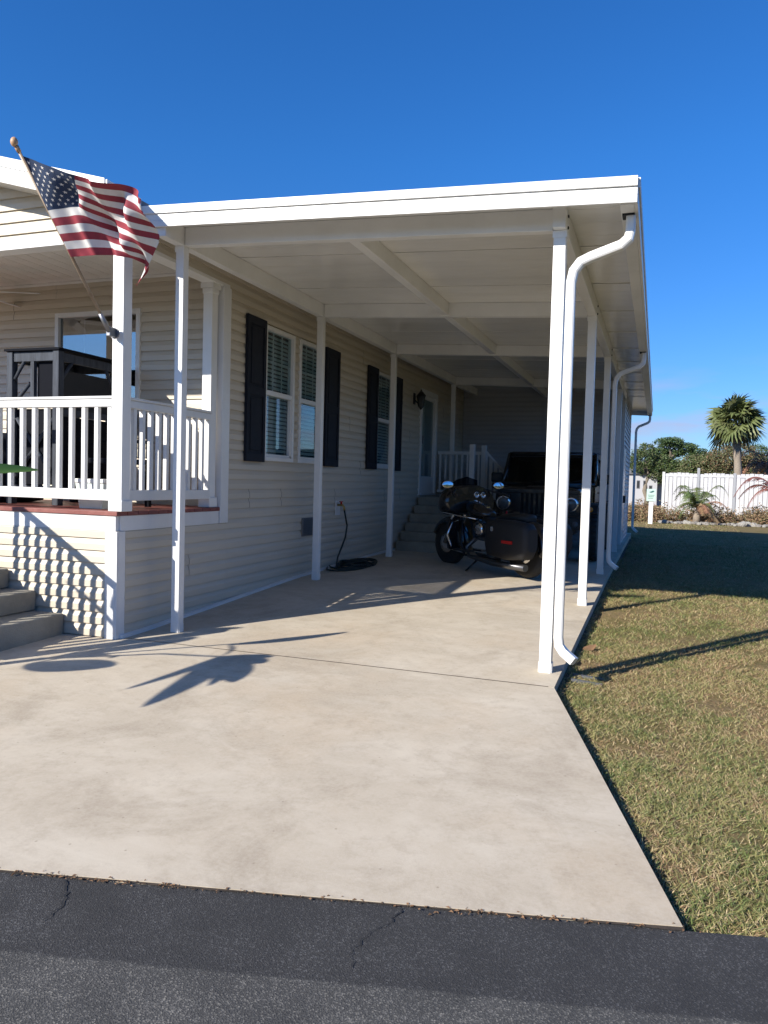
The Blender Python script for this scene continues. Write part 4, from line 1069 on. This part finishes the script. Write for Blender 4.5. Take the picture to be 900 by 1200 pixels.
# ------------------------------------------------------------------ foliage helpers
def leaf_cloud(lobes, n, size, mats, seed, hollow=.5, parent=None, name='crown', squash=1.0, kind=None):
    rnd = random.Random(seed); vs, fs, mi = [], [], []
    tot = sum(r[0]*r[1]*r[2] for c,r in lobes)
    for c,r in lobes:
        k = int(n*r[0]*r[1]*r[2]/tot)
        for _ in range(k):
            while True:
                d = Vector((rnd.gauss(0,1),rnd.gauss(0,1),rnd.gauss(0,1)))
                if d.length > .1: break
            d.normalize(); q = rnd.uniform(hollow,1.0)**.6*(1+.28*noise.noise(d*2.2+Vector(c)))
            p = Vector((c[0]+d.x*r[0]*q, c[1]+d.y*r[1]*q, c[2]+d.z*r[2]*q))
            if noise.noise(p*(1.1/size*.12)+Vector((seed,0,0))) < -.30: continue
            u = Vector((rnd.uniform(-1,1),rnd.uniform(-1,1),rnd.uniform(-.6,.6))).normalized(); w = u.cross(Vector((rnd.uniform(-1,1),rnd.uniform(-1,1),rnd.uniform(-1,1)))).normalized()
            s = size*rnd.uniform(.6,1.4); b = len(vs)
            vs += [tuple(p-u*s),tuple(p+w*s*.45),tuple(p+u*s),tuple(p-w*s*.45)]; fs.append((b,b+1,b+2,b+3)); mi.append(rnd.randrange(len(mats)))
    return rawmesh(name, vs, fs, mats, mi, parent)
def trunk(parent, base, top, r, limbs, seed, m='bark'):
    rnd = random.Random(seed); mb = MB(); b = Vector(base); t = Vector(top)
    P = [b.lerp(t,k/6)+Vector((rnd.uniform(-r,r),rnd.uniform(-r,r),0))*(.0 if k == 0 else .8) for k in range(7)]
    mb.tube(P,[r*(1-.6*k/6) for k in range(7)],8)
    for q in limbs:
        s = P[rnd.randrange(3,6)]; mid = s.lerp(Vector(q),.5)+Vector((0,0,rnd.uniform(0,.3)))
        mb.tube([s,mid,Vector(q)],[r*.42,r*.28,r*.1],6)
    mb.build('trunk',m,parent)
def tree(name, base, top, r, lobes, n, size, mats, seed, label, hollow=.45):
    t = empty(name, base, label, 'tree', 'trees beyond the white fence')
    trunk(t, base, top, r, [l[0] for l in lobes], seed)
    leaf_cloud(lobes, n, size, mats, seed, hollow, t)
    return t
Z0 = .05
tree('pine_tree',(.95,60,Z0),(1.0,60,4.2),.22,[((.75,60,4.72),(1.05,1.0,.42)),((1.9,60.2,4.35),(.95,.9,.36)),((2.7,60.1,3.95),(.75,.8,.4)),((1.2,60.5,4.0),(.9,.8,.35)),((.4,60.3,3.9),(1.0,.8,.6))],13000,.065,['leaf_pine','leaf_pine','leaf_mid'],11,'flat topped dark green pine rising tallest left of the cabbage palm',.2)
tree('leafy_tree',(-.7,58,Z0),(-.7,58,3.2),.2,[((-1.0,58,3.2),(1.2,1.2,1.0)),((.2,58.4,2.7),(1.3,1.2,1.1)),((-.9,58.2,4.05),(.8,.8,.5)),((1.2,58.3,2.5),(1.1,1.1,.9))],17000,.07,['leaf_pine','leaf_mid','leaf_olive'],12,'dense dark green tree crowding beside the carport end')
tree('leafy_tree',(2.9,57,Z0),(2.9,57,2.8),.18,[((2.5,57,2.7),(1.2,1.1,1.0)),((3.4,57.2,3.0),(1.0,1.0,.9)),((1.9,57.3,2.3),(1.0,1.0,.7))],14000,.065,['leaf_olive','leaf_mid','scrub_c'],13,'low olive green tree just right of the flat topped pine')
t_ = tree('leafy_tree',(4.5,56,Z0),(4.5,56,3.6),.2,[((4.2,56,3.4),(1.2,1.2,1.0)),((5.2,56.2,3.7),(1.2,1.1,.9)),((3.6,56.3,2.8),(1.0,1.0,.9)),((5.9,56,2.9),(1.0,1.0,1.0))],17000,.06,['leaf_olive','scrub_c','leaf_olive','scrub_a'],14,'brownish olive round tree directly behind the cabbage palm trunk')
mb = MB(); rnd = random.Random(2)
for k in range(26):
    a = Vector((3.9+rnd.uniform(-.2,.9),56,3.6)); mb.tube([a,a+Vector((rnd.uniform(-.6,.6),rnd.uniform(-.3,.3),rnd.uniform(.6,1.25)))],[.02,.006],4)
mb.build('bare_twig','bark',t_)
tree('leafy_tree',(7.0,62,Z0),(7.0,62,3.6),.18,[((6.9,62,4.3),(.75,.7,.45)),((7.6,62,3.2),(1.3,1.1,.9)),((6.4,62.3,2.9),(1.0,1.0,.8))],10000,.065,['leaf_pine','leaf_mid'],15,'small dark rounded tree at the far right behind the palm')
tree('leafy_tree',(9.8,60,Z0),(9.8,60,3.4),.2,[((9.6,60,3.4),(1.5,1.4,1.2)),((11,60,2.9),(1.6,1.4,1.2))],10000,.08,['leaf_olive','leaf_mid'],16,'broad olive tree past the right end of the white fence')
mb = MB()
lobes = [((-3+ k*1.25+.3*math.sin(k*2.1),64+.6*math.sin(k),1.9+.6*abs(math.sin(k*1.7))),(1.2,1.0,1.9)) for k in range(14)]
o = leaf_cloud(lobes, 40000, .09, ['leaf_pine','leaf_olive','scrub_c'], 17, .1, None, 'far_thicket')
tag(o, 'far dark thicket filling the gaps under the trees', 'thicket', kind='stuff')

# cabbage palm
def fan_leaf(vs, fs, mi, base, d, length, rnd, m):
    d = d.normalized(); side = d.cross(Vector((0,0,1))); side = side.normalized() if side.length > .05 else Vector((1,0,0)); side = Matrix.Rotation(rnd.uniform(-1.1,1.1),3,d) @ side; up = side.cross(d)
    hub = base+d*length*.5
    w = .012; b = len(vs); vs.extend([tuple(base-side*w),tuple(base+side*w),tuple(hub+side*w),tuple(hub-side*w)]); fs.append((b,b+1,b+2,b+3)); mi.append(m)
    for k in range(15):
        a = R(-105+15*k); q = d*math.cos(a)+side*math.sin(a); L_ = length*.62*(.75+.25*math.cos(a))*rnd.uniform(.9,1.1)
        tip_ = hub+q*L_+up*(-.10*L_)-Vector((0,0,.16*L_*rnd.uniform(.2,1.8))); mid = hub+q*L_*.55+up*.04; n_ = q.cross(up).normalized()*.045*length
        b = len(vs); vs.extend([tuple(hub),tuple(mid-n_),tuple(tip_),tuple(mid+n_)]); fs.append((b,b+1,b+2,b+3)); mi.append(m)
palm = empty('cabbage_palm',(3.33,36,Z0),'tall cabbage palm with grey trunk and round green crown behind the fence','palm')
mb = MB(); rnd = random.Random(21)
P = [(3.33+.05*math.sin(k*.4),36,Z0+k*.155) for k in range(27)]
P = [(3.42-.012*k,36,Z0+k*.155) for k in range(27)]
mb.tube(P,[.19-.002*k+rnd.uniform(-.012,.012) for k in range(27)],12); mb.build('trunk','palmbark',palm)
vs,fs,mi = [],[],[]
top = Vector((3.1,36,4.15))
for k in range(95):
    a = rnd.uniform(0,6.283); e = R(rnd.choice([rnd.uniform(5,88),rnd.uniform(-45,45)])); d = Vector((math.cos(a)*math.cos(e),math.sin(a)*math.cos(e),math.sin(e)))
    fan_leaf(vs,fs,mi,top+Vector((0,0,rnd.uniform(-.15,.25))),d,rnd.uniform(.95,1.35),rnd,0 if rnd.random() < .8 else 1)
rawmesh('crown',vs,fs,['leaf_palm','leaf_olive'],mi,palm)
vs,fs,mi = [],[],[]
for k in range(6):
    a = rnd.uniform(0,6.283); d = Vector((math.cos(a),math.sin(a),-1.0)); fan_leaf(vs,fs,mi,top-Vector((0,0,.05)),d,.8,rnd,0)
rawmesh('dead_skirt',vs,fs,['bark'],mi,palm)

# pinnate frond
def frond(vs,fs,mi,base,az,rise,length,droop,rnd,m,leaflet=.28,n=26,w=.012):
    c,s = math.cos(az),math.sin(az); pts = []
    for k in range(n+1):
        t = k/n; r = length*t*(1-.15*t); z = rise*math.sin(min(1,t*1.0)*math.pi*.62)*length - droop*length*t*t
        pts.append(Vector((base[0]+c*r,base[1]+s*r,base[2]+z)))
    for k in range(n):
        p,q = pts[k],pts[k+1]; d = (q-p).normalized(); sd = Vector((-s,c,0)); up = sd.cross(d)
        b = len(vs); ww = w*(1-.7*k/n); vs.extend([tuple(p-sd*ww),tuple(p+sd*ww),tuple(q+sd*ww*.95),tuple(q-sd*ww*.95)]); fs.append((b,b+1,b+2,b+3)); mi.append(m)
        b = len(vs); vs.extend([tuple(p-up*ww),tuple(p+up*ww),tuple(q+up*ww*.95),tuple(q-up*ww*.95)]); fs.append((b,b+1,b+2,b+3)); mi.append(m)
        if k < 3: continue
        for sg in (-1,1):
            L_ = leaflet*length*(1-abs(k/n-.45))*rnd.uniform(.8,1.15); v = (sd*sg+d*.55+Vector((0,0,-.35*rnd.uniform(.4,1.6)))).normalized()
            e = p+v*L_; h = d*.016*length; b = len(vs); vs.extend([tuple(p-h),tuple(p+h),tuple(e)]); fs.append((b,b+1,b+2)); mi.append(m)
yp = empty('young_palm',(1.42,30.3,Z0),'young palm with green heart and yellow brown fronds among the border rocks','palm')
rnd = random.Random(31)
mb = MB(); mb.tube([(1.42,30.3,Z0),(1.42,30.3,.35),(1.44,30.3,.62)],[.15,.13,.07],10); mb.build('trunk','palmbark',yp)
vs,fs,mi = [],[],[]
for k in range(44):
    m = rnd.choice([0,0,1,2,2,3,3]); frond(vs,fs,mi,(1.44,30.3,.6),rnd.uniform(0,6.28),rnd.uniform(.3,1.05) if m < 2 else rnd.uniform(.0,.5),rnd.uniform(.8,1.25),rnd.uniform(.25,.8),rnd,m)
rawmesh('fronds',vs,fs,['leaf_palm','leaf_mid','leaf_straw','leaf_dead'],mi,yp)
dp = empty('drooping_palm',(4.45,30.7,Z0),'reddish brown palm whose long frond arches down before the white fence','palm')
mb = MB(); mb.tube([(4.45,30.7,Z0),(4.45,30.7,.9)],[.13,.09],10); mb.build('trunk','palmbark',dp)
vs,fs,mi = [],[],[]
for az,ri,le,dr in ((3.14,1.15,2.1,1.15),(3.0,.9,1.9,.9),(3.3,.95,1.6,1.3),(.3,1.0,1.8,1.0),(1.2,.9,1.6,.9),(-1.0,.8,1.5,1.0),(2.2,1.2,1.5,.8)):
    frond(vs,fs,mi,(4.45,30.7,.88),az,ri*.62,le,dr*.5,rnd,rnd.choice([0,0,1]),.26,30,.03)
rawmesh('fronds',vs,fs,['leaf_red','leaf_dead'],mi,dp)
op = empty('dying_palm',(4.65,38,Z0),'rust orange dying palm rising behind the fence right of the cabbage palm','palm')
mb = MB(); mb.tube([(4.65,38,Z0),(4.65,38,2.3)],[.2,.15],10); mb.build('trunk','palmbark',op)
vs,fs,mi = [],[],[]
for k in range(34):
    frond(vs,fs,mi,(4.65,38,2.25),rnd.uniform(0,6.28),rnd.uniform(.35,.9),rnd.uniform(1.0,1.6),rnd.uniform(.5,1.2),rnd,rnd.choice([0,0,1,2]),.3,20,.02)
rawmesh('fronds',vs,fs,['leaf_dead','leaf_straw','leaf_red'],mi,op)

# fence
fe = empty('vinyl_fence',(.25,33,Z0),'long white vinyl panel fence with grey posts across the back of the yard','fence')
FY = 33.0
xs_ = [.24,1.55,2.88,4.28,5.68,7.08,8.48,9.88]
for k in range(len(xs_)-1):
    a,b = xs_[k]+.05,xs_[k+1]-.05
    mb = MB(); n = 8
    for q in range(n):
        u0,u1 = lerp(a,b,q/n),lerp(a,b,(q+1)/n)
        zt = 1.93+.05*math.sin(math.pi*(q+.5)/n)+.012*(q%2)
        mb.box(u0+.008,u1-.008,FY-.012+.016*(q%2),FY+.012+.016*(q%2),.1,zt,bev=.004)
    mb.box(a,b,FY-.02,FY-.0125,1.82,1.9); mb.box(a,b,FY-.02,FY-.0125,.15,.25)
    mb.build('panel','fence_vinyl',fe)
for k,x in enumerate(xs_): MB().box(x-.05,x+.05,FY-.05,FY+.05,0,2.18 if k == 1 else 2.0,bev=.006).build('fence_post','vinyl' if k == 0 else 'fence_post',fe)
# return run to the back
mb = MB()
for q in range(10): mb.box(.225,.25,FY+.06+q*.24,FY+.29+q*.24,.1,1.95,bev=.004)
mb.build('panel','fence_vinyl',fe)

# far mobile home
fh = empty('distant_home',(-3,60,Z0),'distant white mobile home past the left end of the white fence','house')
mb = MB(); mb.box(-9,.0,58,62,.05,2.30); mb.box(.0,.5,58.6,61.4,.05,2.2); mb.build('wall','house_white',fh)
mb = MB(); mb.prism([(-9.2,57.8,2.30),(-9.2,60,2.75),(-9.2,62.2,2.30)],(9.3,0,0)); mb.prism([(.1,58.4,2.2),(.1,60,2.5),(.1,61.6,2.2)],(.5,0,0)); mb.build('roof','roofgrey',fh)
for x in (-1.30,-.85,-.45,-2.2,-3.2):
    w_ = MB().box(x-.11,x+.11,57.975,58.02,1.25 if x != -.45 else 1.0,1.85 if x != -.45 else 1.5).build('window','grey_metal',fh)
    MB().box(x-.08,x+.08,57.965,57.972,1.3 if x != -.45 else 1.05,1.8 if x != -.45 else 1.45).build('pane','dark',w_)

# sign
sg = empty('yard_sign',(-.19,29.0,Z0),'small pale green sign on a white post by the lawn edge','sign')
MB().box(-.26,-.11,28.95,29.06,Z0-.02,.92,bev=.008).build('post','vinyl',sg)
pn = MB().box(-.345,-.03,28.92,28.948,.86,1.30,bev=.004).build('panel','sign',sg)
mb = MB(); zz = 1.19
mb.prism([(-.27,28.915,zz),(-.20,28.915,zz+.02),(-.13,28.915,zz+.055),(-.08,28.915,zz+.03),(-.13,28.915,zz-.01),(-.20,28.915,zz-.03)],(0,.0045,0))
for k,(a,b) in enumerate(((-.30,-.08),(-.28,-.10),(-.30,-.12))): mb.box(a,b,28.915,28.9195,1.07-k*.055,1.085-k*.055)
mb.build('emblem','sign_ink',pn)

# rocks
rnd = random.Random(41)
protos = []
def rock_mesh(seed):
    bm = bmesh.new(); bmesh.ops.create_icosphere(bm, subdivisions=2, radius=1)
    for v in bm.verts:
        v.co *= 1+.42*noise.noise(v.co*1.3+Vector((seed*3.1,0,0))); v.co.z = max(v.co.z,-.55)
    me = bpy.data.meshes.new('rock'); bm.to_mesh(me); bm.free(); return me
for kind,mname in (('pale','stone'),('dark','stone2')):
    for s in range(3):
        me = rock_mesh(s+(0 if kind == 'pale' else 7)); me.materials.append(M[mname]); protos.append((kind,me))
x = .15; k = 0
while x < 7.5:
    kind,me = rnd.choice(protos+protos[3:] if 1.0 < x < 2.9 else protos); s = rnd.uniform(.05,.12)*(1.4 if abs(x-3.1) < .2 else 1)
    o = bpy.data.objects.new('rock',me); COL.objects.link(o); o.location = (x,30.0+rnd.uniform(-.22,.22)+.02*x,Z0+s*.25); o.scale = (s*1.25,s,s*rnd.uniform(.65,.95)); o.rotation_euler = (0,0,rnd.uniform(0,6))
    if kind == 'pale': tag(o,'pale limestone rock in the border row at the lawn end','rock','pale border rocks')
    else: tag(o,'dark weathered rock in the border row at the lawn end','rock','dark border rocks')
    x += s*rnd.uniform(.6,1.2); k += 1

# scrub behind the rocks
lobes = []
rnd = random.Random(51)
for k in range(190):
    x = rnd.uniform(-3.5,9.5); y = rnd.uniform(30.4,32.6); lobes.append(((x,y,Z0+.16),(rnd.uniform(.25,.5),rnd.uniform(.2,.4),rnd.uniform(.32,.62))))
o = leaf_cloud(lobes, 70000, .04, ['scrub_a','scrub_b','scrub_a','scrub_c'], 52, .1, None, 'scrub')
tag(o,'dry brown scrub and ground cover between the rocks and the white fence','ground cover',kind='stuff')

lobes = [((13.5+.8*math.sin(k*1.7),1+k*2.0,1.9+.5*math.sin(k*2.3)),(1.5,1.6,2.2+.5*math.sin(k))) for k in range(15)]  # leaf mass added out of view, cuts low sky light into carport and windows
tag(leaf_cloud(lobes, 15000, .22, ['leaf_pine','leaf_mid','leaf_olive'], 61, .2, None, 'blocker_hedge'),'unseen leafy light blocker added beyond the far right side of the lawn','blocker_hedge',kind='stuff')
lobes = [((-26+k*2.6,-14+.8*math.sin(k*1.3),1.7+.4*math.sin(k*2.1)),(1.9,1.4,2.0+.4*math.sin(k*1.9))) for k in range(18)]  # unseen leaf mass added behind the camera to block low sky from the street
tag(leaf_cloud(lobes, 15000, .24, ['leaf_pine','leaf_mid','leaf_olive'], 62, .2, None, 'street_blocker'),'unseen leafy light blocker added on the other side of the street','blocker_hedge',kind='stuff')
# ------------------------------------------------------------------ broad leaved plant left of the porch steps
bp = empty('broad_leaf_plant',(-5.22,2.9,-.1),'broad leaved plant left of the driveway with one glossy green leaf reaching in','plant')
SUNV = Vector((.56,.83,-.53))
def blade_leaf(base, tip_, w, bow=.15, roll=0):
    b, t = Vector(base), Vector(tip_); d = t-b; L_ = d.length; dn = d.normalized(); sd = dn.cross(Vector((0,0,1))).normalized(); sd = (Matrix.Rotation(roll,3,dn) @ sd); up = sd.cross(dn)
    rings = []
    for k in range(13):
        q = k/12; p = b+d*q+up*bow*L_*math.sin(q*math.pi)
        ww = w*(math.sin(math.pi*min(1,q*.98+.02))**.65)*(1-.25*q)+.006
        rings.append([p-sd*ww+up*ww*.35,p-sd*ww*.5+up*ww*.1,p,p+sd*ww*.5+up*ww*.1,p+sd*ww+up*ww*.35])
    mb = MB(); mb.loft(rings,0,False,False,True); mb.build('leaf','leaf_big',bp)
def back(px, z):   # the point above ground that shades ground point px
    t = (z+.03)/.53; return (px[0]-.56*t, px[1]-.83*t, z)
core = (-5.25,2.85,.95)
blade_leaf((-4.52,3.36,1.24),(-3.90,4.0,1.36),.066,.05,.75)
hub = back((-3.05,4.98),1.62)
for (gx,gy),zt,w,bow,rl in (((-2.88,3.74),1.36,.075,.06,.5),((-3.19,4.0),1.40,.035,.06,.3),((-2.63,4.42),1.36,.085,.06,.8),((-2.66,4.95),1.42,.06,.06,.8),((-2.74,4.28),1.38,.05,.06,.4),((-2.68,5.14),1.46,.04,.05,.5),((-3.18,5.34),1.60,.04,.05,.8),((-2.80,4.65),1.5,.09,.04,.6)):
    blade_leaf(hub,back((gx,gy),zt),w,bow,rl)
blade_leaf(back((-4.2,4.25),1.38),back((-3.62,4.40),1.42),.13,.04,1.0)
for a,b in ((hub,core),(back((-3.68,5.75),1.72),core),(back((-4.2,4.25),1.38),core)):
    MB().tube([a,tuple((Vector(a)+Vector(b))*.5+Vector((0,0,.12))),b],[.012,.014,.018],6).build('stem','leaf_olive',bp)
blade_leaf(back((-3.9,5.5),1.66),back((-3.35,5.95),1.8),.05,.05,.3)
blade_leaf(core,(-5.7,2.3,2.0),.08,.1); blade_leaf(core,(-6.0,3.1,1.7),.08,.1); blade_leaf(core,(-5.4,2.2,1.5),.08,.1)
mb = MB(); mb.tube([(-4.52,3.36,1.27),(-4.9,3.1,1.1),core],[.012,.014,.016],6); mb.tube([(-5.22,2.9,-.1),(-5.26,2.88,.4),core],[.06,.05,.04],8); mb.build('stem','leaf_olive',bp)

# ------------------------------------------------------------------ world, sun, camera
W = bpy.data.worlds.new('World'); S.world = W; W.use_nodes = True
nt = W.node_tree; N = nt.nodes; L = nt.links; bg = N['Background']
sky = N.new('ShaderNodeTexSky'); sky.sky_type = 'NISHITA'; sky.sun_disc = False
EL = math.atan(.53); sky.sun_elevation = EL; sky.sun_rotation = math.atan2(-.56,-.83)
sky.air_density = 1.0; sky.dust_density = .3; sky.ozone_density = 3.0; sky.altitude = 0
hs = N.new('ShaderNodeHueSaturation'); hs.inputs['Saturation'].default_value = 1.2
L.new(sky.outputs['Color'], hs.inputs['Color'])
tc = N.new('ShaderNodeTexCoord'); mp = N.new('ShaderNodeMapping'); mp.inputs['Scale'].default_value = (5,5,22)
L.new(tc.outputs['Generated'], mp.inputs['Vector'])
cn = N.new('ShaderNodeTexNoise'); cn.inputs['Scale'].default_value = 1.6; cn.inputs['Detail'].default_value = 7; L.new(mp.outputs['Vector'], cn.inputs['Vector'])
cr = N.new('ShaderNodeMapRange'); cr.inputs['From Min'].default_value = .44; cr.inputs['From Max'].default_value = .68; cr.inputs['To Max'].default_value = .85
L.new(cn.outputs['Fac'], cr.inputs['Value'])
sp = N.new('ShaderNodeSeparateXYZ'); L.new(tc.outputs['Generated'], sp.inputs[0])
hm = N.new('ShaderNodeMapRange'); hm.inputs['From Min'].default_value = .16; hm.inputs['From Max'].default_value = .05; L.new(sp.outputs['Z'], hm.inputs['Value'])
mu = N.new('ShaderNodeMath'); mu.operation = 'MULTIPLY'; L.new(cr.outputs['Result'], mu.inputs[0]); L.new(hm.outputs['Result'], mu.inputs[1])
mx = N.new('ShaderNodeMix'); mx.data_type = 'RGBA'; L.new(mu.outputs[0], mx.inputs['Factor']); L.new(hs.outputs['Color'], mx.inputs['A']); mx.inputs['B'].default_value = (8.5,5.2,4.6,1)
tn = N.new('ShaderNodeMix'); tn.data_type = 'RGBA'; tn.blend_type = 'MULTIPLY'; tn.inputs['Factor'].default_value = 1
L.new(mx.outputs['Result'], tn.inputs['A']); 
tz = N.new('ShaderNodeMapRange'); tz.inputs['From Min'].default_value = .03; tz.inputs['From Max'].default_value = .38; L.new(sp.outputs['Z'], tz.inputs['Value'])
tr = N.new('ShaderNodeMix'); tr.data_type = 'RGBA'; L.new(tz.outputs['Result'], tr.inputs['Factor']); tr.inputs['A'].default_value = (.66,.92,1.45,1); tr.inputs['B'].default_value = (.57,1.19,1.78,1)
L.new(tr.outputs['Result'], tn.inputs['B'])
L.new(tn.outputs['Result'], bg.inputs['Color']); bg.inputs['Strength'].default_value = .06

sun = bpy.data.lights.new('sun','SUN'); sun.energy = 5.0; sun.angle = R(.53); sun.color = (1,.93,.82)
so = bpy.data.objects.new('sun', sun); COL.objects.link(so); so.rotation_euler = SUNV.to_track_quat('-Z','Y').to_euler(); so.location = (-8,-10,12)

cam = bpy.data.cameras.new('camera'); co = bpy.data.objects.new('camera', cam); COL.objects.link(co)
yaw,pitch,roll = R(19.73),R(-2.366),R(1.48)
F = Vector((-math.sin(yaw)*math.cos(pitch),math.cos(yaw)*math.cos(pitch),math.sin(pitch))); Rv = Vector((math.cos(yaw),math.sin(yaw),0)); U = Rv.cross(F)
R2 = Rv*math.cos(roll)+U*math.sin(roll); U2 = -Rv*math.sin(roll)+U*math.cos(roll)
co.matrix_world = Matrix(((R2.x,U2.x,-F.x,0),(R2.y,U2.y,-F.y,0),(R2.z,U2.z,-F.z,1.35),(0,0,0,1)))
cam.sensor_fit = 'HORIZONTAL'; cam.sensor_width = 36; cam.lens = 36*889.2/900; cam.clip_end = 2000; cam.clip_start = .05
S.camera = co
S.view_settings.view_transform = 'Standard'; S.view_settings.look = 'None'; S.view_settings.exposure = .74; S.view_settings.gamma = 1
S.render.engine = 'CYCLES'
S.cycles.max_bounces = 8; S.cycles.diffuse_bounces = 6; S.cycles.transparent_max_bounces = 12
